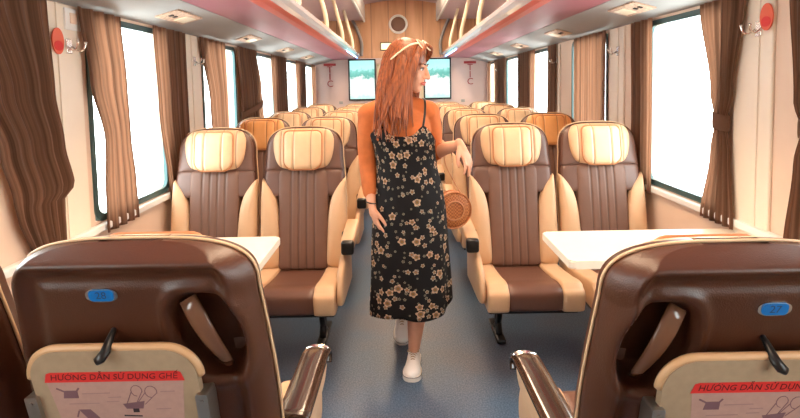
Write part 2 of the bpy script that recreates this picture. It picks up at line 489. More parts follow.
def pad(outline, mapf, base, bulge, back=0.0, n=64, rings=9, power=2.6, centre=None):
    """a padded cushion over a 2D outline; mapf(u, w, depth) gives the 3D point"""
    bm = bmesh.new()
    pts = resample(outline, n)
    cx, cy = centre if centre else (sum(p[0] for p in pts) / n, sum(p[1] for p in pts) / n)
    prev = [bm.verts.new(mapf(p[0], p[1], back)) for p in pts]
    bk = bm.verts.new(mapf(cx, cy, back))
    for k in range(n): bm.faces.new((prev[k], bk, prev[(k + 1) % n]))
    for i in range(rings + 1):
        a = i / rings * PI / 2
        # rings concentrated at the rim
        pass
        r = 1 - (1 - math.cos(a)) if i < rings else 0
        h = (1 - r ** power) ** (1 / power) if r < 1 else 0
        if i == rings:
            c = bm.verts.new(mapf(cx, cy, base + bulge))
            for k in range(n): bm.faces.new((prev[k], prev[(k + 1) % n], c))
            break
        ring = [bm.verts.new(mapf(cx + (p[0] - cx) * r, cy + (p[1] - cy) * r, base + bulge * h)) for p in pts]
        for k in range(n):
            bm.faces.new((prev[k], prev[(k + 1) % n], ring[(k + 1) % n], ring[k]))
        prev = ring
    return bm

def text_mesh(body, size, mtx, extrude=0.0004, align='CENTER', shear=0.0):
    c = bpy.data.curves.new('letters', 'FONT')
    c.body = body; c.size = size; c.align_x = align; c.align_y = 'CENTER'; c.extrude = extrude; c.shear = shear
    c.resolution_u = 3
    o = bpy.data.objects.new('letters', c)
    COL.objects.link(o)
    bpy.context.view_layer.update()
    me = bpy.data.meshes.new_from_object(o.evaluated_get(bpy.context.evaluated_depsgraph_get()))
    me.transform(mtx)
    bpy.data.objects.remove(o)
    return me

def heading_mesh(size, mtx, shear):
    # the heading; the horn of the second vowel is set as its own small stroke
    I = Matrix.Identity(4)
    full = 'HƯÓNG DẪN SỬ DỤNG GHẾ'
    a = text_mesh(full, size, I, 0.0002, shear=shear)
    w = max(v.co.x for v in a.vertices) - min(v.co.x for v in a.vertices)
    b = text_mesh('HƯO', size, I, 0.0002, align='LEFT', shear=0)
    bw = max(v.co.x for v in b.vertices)
    c = text_mesh("'", size * 0.7, Matrix.Translation((-w / 2 + bw - 0.0004, size * 0.22, 0)), 0.0002, align='LEFT', shear=shear)
    bm = bmesh.new(); bm.from_mesh(a); bm.from_mesh(c)
    me = bpy.data.meshes.new('heading'); bm.to_mesh(me); bm.free()
    me.transform(mtx)
    return me

def text_part(name, body, size, mtx, m, parent=None, **kw):
    me = text_mesh(body, size, mtx, **kw)
    me.materials.clear(); me.materials.append(M[m])
    o = bpy.data.objects.new(name, me)
    COL.objects.link(o)
    if parent is not None: o.parent = parent
    return o

# ------------------------------------------------------------------ the coach shell
WX = 1.40          # half width at the walls
Y0, Y1 = -1.6, 8.70
ZW = 1.76          # top of the side walls
SILL, HEAD = 0.82, 1.735
WIN = [(-0.38, 0.37), (0.97, 1.72), (2.32, 3.07), (3.67, 4.42), (5.02, 5.77), (6.37, 7.12), (7.72, 8.47)]

tag(link('floor', box(-1.52, 1.52, Y0 - 0.05, Y1 + 0.05, -0.06, 0.0), 'floor'), kind='structure')

def side_wall(s, name):
    bm = bmesh.new()
    xa, xb = (WX, WX + 0.09)
    def b(y0, y1, z0, z1):
        add_box(bm, min(s * xa, s * xb), max(s * xa, s * xb), y0, y1, z0, z1)
    b(Y0, Y1, 0, SILL)
    b(Y0, Y1, HEAD, 2.9)
    prev = Y0
    for a, c in WIN:
        b(prev, a, SILL, HEAD); prev = c
    b(prev, Y1, SILL, HEAD)
    tag(link(name, bm, 'wall'), kind='structure')
side_wall(-1, 'wall_left'); side_wall(1, 'wall_right')

tag(link('wall_back', box(-1.52, 1.52, Y0 - 0.08, Y0, 0, 2.95), 'wall'), kind='structure')
# the end wall: pale lower panels and wood above the rack line, cut by the door
bm = box(-1.52, 1.52, Y1, Y1 + 0.08, 1.86, 2.95)
tag(link('wall_far', bm, 'endwall'), kind='structure')
bm = bmesh.new()
add_box(bm, -1.52, -0.40, Y1, Y1 + 0.08, 0, 1.86); add_box(bm, 0.36, 1.52, Y1, Y1 + 0.08, 0, 1.86); add_box(bm, -0.40, 0.36, Y1, Y1 + 0.08, 1.76, 1.86)
tag(link('wall_far_lower', bm, 'endlow'), kind='structure')
d = tag(link('door_1', box(-0.36, 0.32, Y1 + 0.02, Y1 + 0.06, 0.0, 1.74, 0.004), 'pillar'), kind='structure')
bm = bmesh.new()
for x0, x1, z0, z1 in ((-0.40, -0.36, 0, 1.76), (0.32, 0.36, 0, 1.76), (-0.40, 0.36, 1.72, 1.76)):
    add_box(bm, x0, x1, Y1 - 0.02, Y1 + 0.07, z0, z1, 0.004)
link('door_frame', bm, 'cream_pole', d)
bm = bmesh.new(); add_tube(bm, [(0.25, Y1 + 0.02, 0.95), (0.25, Y1 - 0.03, 0.95), (0.25, Y1 - 0.03, 1.15), (0.25, Y1 + 0.02, 1.15)], 0.009)
link('door_handle', bm, 'chrome', d, True)

# vertical ribs beside the end wall (dark pilasters above the racks)
for s, nm in ((-1, 'trim_1'), (1, 'trim_2')):
    bm = bmesh.new()
    pts = catmull([(s * 0.78, Y1 - 0.03, 2.47), (s * 0.70, Y1 - 0.03, 2.30), (s * 0.64, Y1 - 0.03, 2.1), (s * 0.645, Y1 - 0.03, 1.9)], 6)
    add_tube(bm, pts, 0.05, 8, flat=0.5)
    tag(link(nm, bm, 'rack_grey', smooth=True), kind='structure')

# ceiling: two flat soffits and a raised vault between them
CE = 0.575
for s, nm in ((-1, 'ceiling_soffit_left'), (1, 'ceiling_soffit_right')):
    a, b = sorted((s * CE, s * 1.46))
    tag(link(nm, box(a, b, Y0, Y1, 2.47, 2.50), 'soffit'), kind='structure')
    a, b = sorted((s * CE, s * (CE + 0.03)))
    bm = box(a, b, Y0, Y1, 2.44, 2.74, 0.006)
    tag(link('trim_3' if s < 0 else 'trim_4', bm, 'white_trim'), kind='structure')
bm = bmesh.new()
n = 16
lo = []; hi = []
for k in range(n + 1):
    x = -0.60 + 1.2 * k / n
    z = 2.72 + 0.07 * (1 - (x / 0.6) ** 2)
    lo.append((x, z)); hi.append((x, z + 0.05))
outl = lo + hi[::-1]
add_prism(bm, outl, lambda p: (p[0], Y0, p[1]), lambda p: (p[0], Y1, p[1]))
tag(link('ceiling', bm, 'ceiling'), kind='structure')

# bulkhead + luggage racks
def rack(s):
    nm = 'left' if s < 0 else 'right'
    # sloping grey panel from wall top up to the rack underside
    bm = bmesh.new()
    def strip(pts, th, y0=Y0, y1=Y1):
        up = [(x, z + th) for x, z in pts][::-1]
        add_prism(bm, pts + up, lambda p: (s * p[0], y0, p[1]), lambda p: (s * p[0], y1, p[1]))
    strip([(1.405, 1.755), (1.38, 1.765), (1.30, 1.785), (1.20, 1.812), (1.10, 1.835)], 0.02)
    tag(link('trim_5' if s < 0 else 'trim_6', bm, 'rack_grey'), kind='structure')
    root = empty('luggage_rack', (s * 0.9, 3.5, 1.85))
    tag(root, 'overhead luggage rack with mauve underside along the %s side of the coach' % nm, 'luggage rack')
    def part(name, bmx, m, sm=False):
        for v in bmx.verts: v.co -= Vector((s * 0.9, 3.5, 1.85))
        return link(name, bmx, m, root, sm)
    bm = bmesh.new(); strip([(1.10, 1.838), (0.95, 1.842), (0.80, 1.850)], 0.02); part('shelf', bm, 'rack_pink')
    bm = bmesh.new(); strip([(0.80, 1.850), (0.76, 1.858), (0.725, 1.872)], 0.02); part('red_strip', bm, 'rack_red')
    bm = bmesh.new()
    prof = [(0.725, 1.872), (0.69, 1.880), (0.665, 1.90), (0.66, 1.925), (0.672, 1.94), (0.70, 1.94), (0.725, 1.90)]
    add_prism(bm, prof, lambda p: (s * p[0], Y0, p[1]), lambda p: (s * p[0], Y1 - 0.01, p[1]))
    part('front_rail', bm, 'rail')
    bm = bmesh.new(); strip([(1.395, 1.90), (1.0, 1.90), (0.72, 1.90)], 0.012); part('shelf_top', bm, 'rack_grey')
    bm = bmesh.new(); add_box(bm, min(s * .720, s * .714), max(s * .720, s * .714), 7.0, Y1 - 0.02, 1.862, 1.870)
    part('led_strip', bm, 'led_blue')
    for k in range(-1, 5):
        y = 3.5 + 1.35 * k - 0.02
        bm = bmesh.new()
        pts = catmull([(s * 0.685, y, 1.935), (s * 0.695, y, 2.05), (s * 0.745, y, 2.25), (s * 0.80, y, 2.475)], 6)
        add_tube(bm, pts, 0.021, 10)
        part('bracket', bm, 'cream_pole', True)
    # service plates on the grey slope (lamp, call button, vent)
    for k in range(-1, 4):
        y = 2.95 + 1.35 * k
        p = empty('service_panel', (s * 1.24, y, 1.80))
        where = ['nearest the camera', 'second from the camera', 'third from the camera', 'fourth from the camera', 'farthest from the camera'][k + 1]
        tag(p, 'tan service plate with small buttons under the %s luggage rack, %s' % (nm, where), 'service panel', 'service plates under the luggage racks')
        sl = math.atan2(0.052, 0.20) * s
        mt = Matrix.Rotation(sl, 4, 'Y')
        bm = bmesh.new(); add_box(bm, -0.065, 0.065, -0.17, 0.17, -0.007, 0.004, 0.004, 2, mt); link('plate', bm, 'decal', p)
        bm = bmesh.new(); add_box(bm, -0.04, 0.04, 0.0, 0.13, -0.010, -0.004, 0.003, 2, mt); link('lamp_lens', bm, 'cream_pole', p)
        for q in range(2):
            bm = bmesh.new(); add_box(bm, -0.012, 0.012, -0.13 + 0.05 * q, -0.105 + 0.05 * q, -0.012, -0.004, 0.003, 2, mt)
            link('button', bm, 'dark_hole', p)
rack(-1); rack(1)

# lamps along the raised ceiling
for k in range(4):
    y = 1.0 + 1.9 * k
    root = empty('ceiling_lamp', (0, y, 2.765))
    tag(root, '', 'lamp', 'lamps along the raised ceiling')
    root['label'] = 'long warm ceiling lamp in the raised vault, ' + ['nearest the camera', 'second from the camera', 'third from the camera', 'closest to the far wall'][k]
    link('diffuser', box(-0.22, 0.22, -0.75, 0.75, -0.03, -0.005, 0.005), 'lamp', root)
    bm = bmesh.new()
    for x0, x1, y0, y1 in ((-0.24, -0.22, -0.77, 0.77), (0.22, 0.24, -0.77, 0.77), (-0.22, 0.22, -0.77, -0.75), (-0.22, 0.22, 0.75, 0.77)):
        add_box(bm, x0, x1, y0, y1, -0.035, 0.0)
    link('frame', bm, 'white_trim', root)

# windows: frame and glass, one per opening
num = 1
for s in (-1, 1):
    for a, b in WIN:
        bm = bmesh.new()
        w = 0.024
        x0, x1 = sorted((s * (WX - 0.006), s * (WX + 0.014)))
        yc, zc = (a + b) / 2, (SILL + HEAD) / 2
        out = rrect(yc, zc, b - a + 0.012, HEAD - SILL + 0.012, 0.06)
        inn = rrect(yc, zc, b - a - 2 * w, HEAD - SILL - 2 * w, 0.05)
        ring = []
        for P in (out, inn):
            ring.append([[bm.verts.new((x, p[0], p[1])) for p in P] for x in (x0, x1)])
        m_ = len(out)
        for i in range(m_):
            j = (i + 1) % m_
            o0, o1 = ring[0]; i0, i1 = ring[1]
            bm.faces.new((o0[i], o0[j], i0[j], i0[i])); bm.faces.new((o1[i], i1[i], i1[j], o1[j]))
            bm.faces.new((o0[i], o1[i], o1[j], o0[j])); bm.faces.new((i0[i], i0[j], i1[j], i1[i]))
        wobj = tag(link('window_%d' % num, bm, 'frame'), kind='structure')
        xg = s * (WX + 0.004)
        link('pane', box(min(xg, xg + s * .006), max(xg, xg + s * .006), a + w - .004, b - w + .004, SILL + w - .004, HEAD - w + .004), 'glass', wobj)
        num += 1
# sill ledge along each wall, and pillar covers
for s, nm in ((-1, 'trim_7'), (1, 'trim_8')):
    a, b = sorted((s * (WX + 0.001), s * (WX - 0.03)))
    tag(link(nm, box(a, b, Y0, Y1, SILL - 0.045, SILL - 0.012, 0.006), 'white_trim'), kind='structure')
    a, b = sorted((s * (WX + 0.001), s * (WX - 0.05)))
    tag(link('baseboard_left' if s < 0 else 'baseboard_right', box(a, b, Y0, Y1, 0, 0.22, 0.01), 'rack_grey'), kind='structure')
PILL = [0.80, 2.15, 3.50, 4.85, 6.20, 7.55]
t = 9
for s in (-1, 1):
    for y in PILL:
        bm = bmesh.new()
        a, b = sorted((s * (WX + 0.001), s * (WX - 0.014)))
        add_box(bm, a, b, y - 0.115, y + 0.115, SILL - 0.3, 1.752, 0.006, 3)
        a, b = sorted((s * (WX - 0.01), s * (WX - 0.020)))
        add_box(bm, a, b, y - 0.045, y - 0.035, SILL - 0.3, 1.752)
        tag(link('trim_%d' % t, bm, 'pillar'), kind='structure'); t += 1

# coat hooks, badges and switches on the pillars
def hook(s, y, z, label, n=2):
    root = empty('coat_hook', (s * (WX - 0.014), y, z))
    tag(root, label, 'coat hook', 'coat hooks on the window pillars')
    bm = box(min(0, -s * .008), max(0, -s * .008), -0.018, 0.018, -0.03, 0.03, 0.003)
    link('base_plate', bm, 'chrome', root)
    for q in range(n):
        dy = -0.016 + 0.032 * q if n > 1 else 0
        bm = bmesh.new()
        add_tube(bm, catmull([(-s * .006, dy, 0.0), (-s * .03, dy * 1.2, -0.018), (-s * .05, dy * 1.5, -0.012), (-s * .058, dy * 1.7, 0.012)], 5), 0.004, 8)
        add_ell(bm, (-s * .058, dy * 1.7, 0.014), (0.006, 0.006, 0.006), u=8, v=6)
        link('prong', bm, 'chrome', root, True)
order = {2.15: 'first', 3.50: 'second', 4.85: 'third', 6.20: 'fourth', 7.55: 'fifth'}
for y in PILL[1:]:
    if y != 4.85: hook(-1, y + 0.025 if y < 3 else y, 1.585, 'small chrome coat hook on the %s pillar along the left wall' % order[y])
    hook(1, y - 0.04, 1.60, 'small chrome coat hook on the %s pillar along the right wall' % order[y])
for s, y, z, lab in ((-1, 2.10, 1.60, 'red oval badge on the left wall pillar below the switch plate'),
                     (1, 2.06, 1.64, 'red oval badge on the right wall pillar beside the coat hook')):
    root = empty('oval_badge', (s * (WX - 0.021), y, z))
    tag(root, lab, 'badge')
    bm = bmesh.new(); add_prism(bm, [(0.036 * math.cos(a), 0.052 * math.sin(a)) for a in [2 * PI * k / 32 for k in range(32)]],
                                lambda p: (s * 0.001, p[0], p[1]), lambda p: (-s * 0.004, p[0], p[1]))
    link('disc', bm, 'oval_red', root)
    bm = bmesh.new(); add_prism(bm, [(0.027 * math.cos(a), 0.020 * math.sin(a) - .018) for a in [2 * PI * k / 24 for k in range(24)]],
                                lambda p: (-s * 0.004, p[0], p[1]), lambda p: (-s * 0.0055, p[0], p[1]))
    link('red_mark', bm, 'red', root)
root = empty('switch_plate', (-(WX - 0.014), 2.205, 1.70))
tag(root, 'square pale switch plate high on the left pillar above the red badge', 'switch')
link('plate', box(0, 0.010, -0.05, 0.05, -0.048, 0.04, 0.003), 'white_trim', root)
link('rocker', box(0.009, 0.014, -0.022, 0.022, -0.022, 0.022, 0.002), 'wall', root)

# ------------------------------------------------------------------ curtains
def curtain(s, rows, label, off=0.034, folds=5, amp=0.009, tie=None, seed=0, bottom=0.80):
    """rows: (z, y_near, y_far); cloth waves between the two edges"""
    rows = [(z, a * 0.975, b * 0.975) for z, a, b in rows]
    root_y = (rows[0][1] + rows[0][2]) / 2
    root = empty('curtain', (s * (WX - off), root_y, 0))
    tag(root, label, 'curtain', 'brown window curtains')
    bm = bmesh.new()
    uvl = bm.loops.layers.uv.new('UVMap')
    NU, NV = folds * 8, 36
    zt, zb = rows[0][0], rows[-1][0]
    def edge(z):
        for (z1, a1, b1), (z0, a0, b0) in zip(rows, rows[1:]):
            if z <= z1 + 1e-6 and z >= z0 - 1e-6:
                t = (z1 - z) / max(1e-6, (z1 - z0)); t = t * t * (3 - 2 * t)
                return a1 + (a0 - a1) * t, b1 + (b0 - b1) * t
        return rows[-1][1], rows[-1][2]
    w0 = rows[0][2] - rows[0][1]
    grid = []
    rnd = random.Random(seed)
    ph = [rnd.uniform(-0.6, 0.6) for _ in range(folds + 1)]
    for j in range(NV + 1):
        z = zt + (zb - zt) * j / NV
        a, b = edge(z)
        row = []
        for i in range(NU + 1):
            u = i / NU
            y = a + (b - a) * u
            sq = min(1.6, w0 / max(0.05, (b - a)))
            x = amp * min(1.2, sq) * math.sin(u * folds * 2 * PI + ph[0] + 0.12 * math.sin(2 * z + u * 4 + seed))
            x += 0.002 * math.sin(u * 23 + seed)
            row.append(bm.verts.new((-s * (x - 0.0), y - root_y, z)))
        grid.append(row)
    for j in range(NV):
        for i in range(NU):
            f = bm.faces.new((grid[j][i], grid[j][i + 1], grid[j + 1][i + 1], grid[j + 1][i]))
            for lp, (di, dj) in zip(f.loops, ((0, 0), (1, 0), (1, 1), (0, 1))):
                lp[uvl].uv = ((i + di) / NU * w0 + seed, 1.8 - (j + dj) / NV)
    bmesh.ops.solidify(bm, geom=bm.faces[:], thickness=0.003)
    c = link('cloth', bm, 'curtain', root, True)
    if tie:
        z, hgt = tie
        a, b = edge(z)
        bm = bmesh.new()
        ring = []
        yc = (a + b) / 2 - root_y; hw = (b - a) / 2 + 0.012
        pts = [(0.022 * math.cos(t_), yc + hw * math.sin(t_)) for t_ in [2 * PI * k / 28 for k in range(28)]]
        for zz, g in ((z - hgt / 2, 0.96), (z - hgt / 4, 1.0), (z + hgt / 4, 1.0), (z + hgt / 2, 0.96)):
            ring.append([bm.verts.new((p[0] * g, yc + (p[1] - yc) * g, zz + 0.12 * (p[1] - yc))) for p in pts])
        for r0, r1 in zip(ring, ring[1:]):
            for k in range(28): bm.faces.new((r0[k], r0[(k + 1) % 28], r1[(k + 1) % 28], r1[k]))
        bmesh.ops.solidify(bm, geom=bm.faces[:], thickness=0.004)
        link('tieback', bm, 'curtain', root, True)
    return root

T = 1.752
curtain(-1, [(T, 1.50, 2.09), (1.40, 1.70, 2.11), (1.20, 1.79, 2.15), (1.02, 1.84, 2.20), (0.99, 1.85, 2.13), (0.765, 1.93, 2.12)],
        'wide brown curtain at the left edge, hanging beside the nearest left window', folds=6, seed=1)
curtain(-1, [(T, 2.27, 2.62), (1.45, 2.33, 2.65), (1.18, 2.42, 2.66), (0.95, 2.40, 2.69), (0.765, 2.40, 2.70)],
        'brown curtain right of the left wall pillar with the red badge', folds=4, seed=2)
curtain(-1, [(T, 2.97, 3.42), (1.3, 3.00, 3.42), (0.765, 3.10, 3.44)], 'brown curtain hanging behind the first left window seat', folds=4, seed=3)
curtain(-1, [(T, 3.66, 4.20), (1.3, 3.82, 4.22), (0.765, 3.88, 4.22)], 'brown curtain just past the second left pillar, slanting to a narrow waist', folds=5, seed=4)
curtain(-1, [(T, 4.50, 5.10), (1.4, 4.55, 5.25), (0.765, 4.60, 5.40)], 'brown curtain in front of the third left pillar', folds=6, seed=5, tie=(1.22, 0.06))
curtain(-1, [(T, 5.66, 6.45), (0.765, 5.75, 6.50)], 'brown curtain in front of the fourth left pillar', folds=7, seed=6)
curtain(-1, [(T, 7.02, 7.78), (0.765, 7.1, 7.78)], 'brown curtain in front of the fifth left pillar', folds=6, seed=7)
curtain(-1, [(T, 8.28, 8.66), (0.765, 8.30, 8.66)], 'brown curtain against the far wall at the left', folds=4, seed=8)
curtain(1, [(T, 1.50, 1.98), (1.32, 1.70, 1.94), (1.22, 1.76, 1.90), (1.10, 1.72, 1.93), (0.765, 1.62, 1.97)],
        'tied brown curtain at the right edge beside the nearest right pillar', folds=6, seed=9, tie=(1.22, 0.07))
curtain(1, [(T, 2.22, 2.56), (1.35, 2.29, 2.46), (1.22, 2.33, 2.42), (1.08, 2.30, 2.45), (0.765, 2.27, 2.52)],
        'tied brown curtain gathered to a narrow waist at the large right window', folds=5, seed=10, tie=(1.22, 0.07))
curtain(1, [(T, 3.04, 3.32), (1.2, 3.03, 3.30), (0.765, 3.03, 3.30)], 'brown curtain at the far edge of the large right window', folds=3, seed=11)
curtain(1, [(T, 3.72, 4.40), (0.765, 3.72, 4.40)], 'broad brown curtain drawn across the second right window', folds=7, seed=12)
curtain(1, [(T, 4.90, 5.18), (0.765, 4.92, 5.22)], 'narrow dark curtain beside the third right pillar', folds=3, seed=13)
curtain(1, [(T, 5.66, 6.50), (0.765, 5.70, 6.5)], 'brown curtain in front of the fourth right pillar', folds=7, seed=14)
curtain(1, [(T, 7.20, 8.05), (0.765, 7.2, 8.05)], 'brown curtain in front of the fifth right pillar', folds=7, seed=15)
curtain(1, [(T, 8.40, 8.66), (0.765, 8.4, 8.66)], 'brown curtain against the far wall at the right', folds=3, seed=16)

# ------------------------------------------------------------------ end wall fittings
def television(cx, lab):
    root = empty('television', (cx, Y1 - 0.04, 1.51))
    tag(root, lab, 'television')
    link('housing', box(-0.225, 0.225, -0.03, 0.038, -0.335, 0.335, 0.008), 'black', root)
    link('screen', box(-0.200, 0.200, -0.034, -0.029, -0.31, 0.31), 'screen', root)
television(-0.64, 'flat television on the far wall left of the woman')
television(0.58, 'flat television on the far wall right of the woman')

def speaker(cx, cz):
    root = empty('round_speaker', (cx, Y1, cz))
    tag(root, 'round speaker with a white ring high on the far wall above the aisle', 'speaker')
    mt = Matrix.Rotation(PI / 2, 4, 'X')
    bm = bmesh.new()
    R0 = [(0.118, 0.0), (0.155, 0.0), (0.155, 0.02), (0.14, 0.028), (0.118, 0.02)]
    seg = 40
    rg = [[bm.verts.new(mt @ Vector((r * math.cos(2 * PI * k / seg), r * math.sin(2 * PI * k / seg), z))) for k in range(seg)] for r, z in R0]
    for i in range(5):
        for k in range(seg): bm.faces.new((rg[i][k], rg[i][(k + 1) % seg], rg[(i + 1) % 5][(k + 1) % seg], rg[(i + 1) % 5][k]))
    link('ring', bm, 'white_trim', root, True)
    bm = bmesh.new(); add_lathe(bm, [(0.119, 0.0), (0.119, 0.012), (0.06, 0.018), (0.01, 0.02)], mt, 32); link('grille', bm, 'speaker', root, True)
speaker(-0.04, 2.40)

root = empty('lit_sign', (-0.19, Y1, 2.05))
tag(root, 'small glowing yellowish sign box above the far door', 'sign')
link('sign_case', box(-0.15, 0.15, -0.04, 0, -0.07, 0.06, 0.008), 'black', root)
link('sign_face', box(-0.135, 0.135, -0.046, -0.038, -0.055, 0.045, 0.002), 'sign_lit', root)

for s, cx, lab in ((-1, -1.17, 'dark red notice and stacked letters on the far wall beside the left television'),
                   (1, 1.12, 'dark red notice and stacked letters on the far wall beside the right television')):
    root = empty('wall_notice', (cx, Y1 - 0.002, 1.70))
    tag(root, lab, 'notice')
    link('header_bar', box(-0.10, 0.10, -0.006, 0.002, 0.045, 0.085, 0.002), 'sign_red', root)
    for k, ch in enumerate('TIC'):
        mt = Matrix.Translation((0, -0.006, -0.02 - 0.115 * k)) @ Matrix.Rotation(PI / 2, 4, 'X')
        text_part('letter', ch, 0.15, mt, 'sign_red', root, extrude=0.003)
# small square fittings low on the far wall
for cx, lab in ((-1.0, 'small grey socket low on the far wall at the left'), (1.0, 'small grey socket low on the far wall at the right')):
    o = link('wall_socket', box(cx - 0.03, cx + 0.03, Y1 - 0.012, Y1, 1.12, 1.165, 0.003), 'steel')
    tag(o, lab, 'socket')

# ------------------------------------------------------------------ seats
def seat_meshes(ztop, tilt, a, wide=0.0, corner=0.17):
    """a = +1 / -1 : on which local side the aisle lies. Returns list of (name, bmesh, material, children)"""
    zb = 0.40
    H0 = ztop - corner
    WT = 0.222 + wide
    def half(z, grow=0.0):
        if z <= H0:
            t = (z - zb) / (H0 - zb)
            return 0.240 + wide - 0.018 * max(0, (t - 0.55) / 0.45) ** 1.5 + grow
        q = min(1, (z - H0) / (ztop + grow - H0))
        return (WT + grow) * max(0.0, 1 - q ** 3.2) ** (1 / 3.2)
    def B(u, w, d):
        return Vector((u, tilt * (w - 0.42) - d, w))
    def outline(grow=0.0, zlow=zb):
        pts = []
        N = 26
        zs = [zlow + (H0 - zlow) * k / 10 for k in range(10)]
        for z in zs: pts.append((half(z, grow), z))
        for k in range(N + 1):
            ang = PI / 2 * k / N
            # superellipse corner
            x = (WT + grow) * max(0.0, math.cos(ang)) ** (2 / 3.2)
            z = H0 + (ztop + grow - H0) * math.sin(ang) ** (2 / 3.2)
            pts.append((x, z))
        left = [(-x, z) for x, z in pts[::-1]][1:]
        return pts + left
    parts = []
    # --- moulded rear shell with rim roll, grab recess on the aisle side
    bm = bmesh.new()
    NU, NV = 96, 120
    rec_c = (a * 0.150, ztop - 0.195)
    def depth(u, w):
        hw = half(w)
        edge = min(hw - abs(u), (ztop - w) * 1.0)
        e = max(0, min(1, edge / 0.035))
        d = 0.055 * (1 - (1 - e) ** 2.2) + 0.012
        # rim roll then shallow valley
        d += 0.010 * math.exp(-((edge - 0.035) / 0.012) ** 2) - 0.006 * math.exp(-((edge - 0.065) / 0.014) ** 2)
        dx = (u - rec_c[0]) / 0.066; dz = (w - rec_c[1]) / 0.092
        # D-shaped recess, leaning
        dx += dz * 0.18 * a
        rr = (abs(dx) ** 2.6 + abs(dz) ** 2.6) ** (1 / 2.6)
        k = max(0, min(1, (1.12 - rr) / 0.34)); k = k * k * (3 - 2 * k)
        d -= 0.075 * k
        d += 0.006 * math.exp(-((rr - 1.22) / 0.12) ** 2)
        return d
    g = []
    for j in range(NV + 1):
        tz = j / NV
        w = zb + (ztop - zb) * (1 - (1 - tz) ** 1.25) if True else 0
        w = min(w, ztop - 0.0005)
        hw = max(half(w), 0.004)
        row = []
        for i in range(NU + 1):
            uu = -1 + 2 * i / NU
            uu = math.sin(uu * PI / 2 * 0.92) / math.sin(PI / 2 * 0.92)
            u = uu * hw
            p = B(u, w, 0); p.y += depth(u, w)
            row.append(bm.verts.new(p))
        g.append(row)
    for j in range(NV):
        for i in range(NU):
            bm.faces.new((g[j][i], g[j][i + 1], g[j + 1][i + 1], g[j + 1][i]))
    # close the front with a flat face ring
    fr = []
    for j in range(NV + 1):
        w = g[j][0].co.z
        hw = max(half(w), 0.004)
        fr.append((bm.verts.new(B(-hw, w, 0.03)), bm.verts.new(B(hw, w, 0.03))))
    for j in range(NV):
        bm.faces.new((g[j][0], g[j + 1][0], fr[j + 1][0], fr[j][0]))
        bm.faces.new((g[j][NU], fr[j][1], fr[j + 1][1], g[j + 1][NU]))
        bm.faces.new((fr[j][0], fr[j + 1][0], fr[j + 1][1], fr[j][1]))
    parts.append(('back_shell', bm, 'brown', True, []))
    # piping around the shell edge
    ol = [(x * 1.004, z) for x, z in outline(0.002)]
    bm = bmesh.new(); add_tube(bm, [B(u, w, 0.004) for u, w in ol], 0.0034, 8)
    parts.append(('piping', bm, 'piping', True, []))
    # grab handle bridging the recess
    hb = bmesh.new()
    c0 = Vector((rec_c[0] - a * 0.040, rec_c[1] + 0.078)); c1 = Vector((rec_c[0] + a * 0.026, rec_c[1] - 0.078))
    pts = []
    for k in range(9):
        t_ = k / 8
        u = c0.x + (c1.x - c0.x) * t_ + a * 0.008 * math.sin(t_ * PI); w = c0.y + (c1.y - c0.y) * t_
        pts.append(B(u, w, 0) + Vector((0, 0.045 + 0.022 * math.sin(t_ * PI), 0)))
    add_tube(hb, pts, [0.019, 0.020, 0.018, 0.015, 0.011], 12, flat=0.4, up=Vector((0, 1, 0)))
    parts.append(('grab_handle', hb, 'handle', True, []))
    # --- front upholstery
    wing = [(u * 0.985, w) for u, w in outline(-0.004, ztop - 0.245)]
    parts.append(('wing_pad', pad(wing, B, 0.03, 0.028, 0.02, n=90, power=4), 'brown_wing', True, []))
    # headrest: shield, wide above and narrowing below
    hr = []
    zt, zl = ztop - 0.006, ztop - 0.238
    hp = [(0.0, zt), (0.09, zt - 0.002), (0.145, zt - 0.014), (0.172, zt - 0.05), (0.175, zt - 0.10), (0.168, zt - 0.15), (0.152, zt - 0.195), (0.122, zl + 0.010), (0.05, zl), (0.0, zl)]
    hp3 = [(p.x, p.y) for p in catmull([(x, y, 0) for x, y in hp], 5)]
    hr = hp3 + [(-x, y) for x, y in hp3[::-1][1:-1]]
    parts.append(('headrest', pad(hr, B, 0.045, 0.045, 0.03, n=96, power=3.2), 'cream_seam', True, []))
    # pillow
    pl = rrect(0, ztop - 0.125, 0.215, 0.215, 0.03, 8, rb=0.055)
    parts.append(('head_pillow', pad(pl, B, 0.082, 0.030, 0.05, n=80, power=3), 'cream_pillow', True, []))
    pp = [p for p in resample(rrect(0, ztop - 0.125, 0.219, 0.219, 0.03, 8, rb=0.055), 72)]
    bm = bmesh.new(); add_tube(bm, [B(u, w, 0.088) for u, w in pp], 0.0045, 6, closed=True)
    parts.append(('pillow_piping', bm, 'strap', True, []))
    # centre panel
    cp = rrect(0, (0.38 + ztop - 0.235) / 2, 0.28, ztop - 0.235 - 0.38, 0.02)
    parts.append(('back_panel', pad(cp, B, 0.04, 0.030, 0.02, n=80, power=5), 'brown_seat', True, []))
    # side bolsters: broad at the bottom, their tops curving outwards
    for sd in (-1, 1):
        zt2 = ztop - 0.29
        pts = [(0.238, zt2), (0.212, zt2 - 0.02), (0.175, zt2 - 0.07), (0.150, zt2 - 0.14), (0.138, zt2 - 0.24), (0.132, 0.42), (0.15, 0.39), (0.20, 0.385), (0.241, 0.395), (0.243, 0.53), (0.243, zt2 - 0.1)]
        pts = [(sd * p.x, p.y) for p in catmull([(x, y, 0) for x, y in pts], 4)]
        parts.append(('side_bolster', pad(pts, B, 0.035, 0.055, 0.01, n=80, power=2.6, centre=(sd * 0.192, 0.60)), 'cream', True, []))
    # upper corner fills between the headrest and the bolsters
    uf = rrect(0, ztop - 0.315, 0.445, 0.15, 0.02)
    parts.append(('shoulder_pad', pad(uf, B, 0.03, 0.028, 0.01, n=64, power=5), 'brown_wing', True, []))
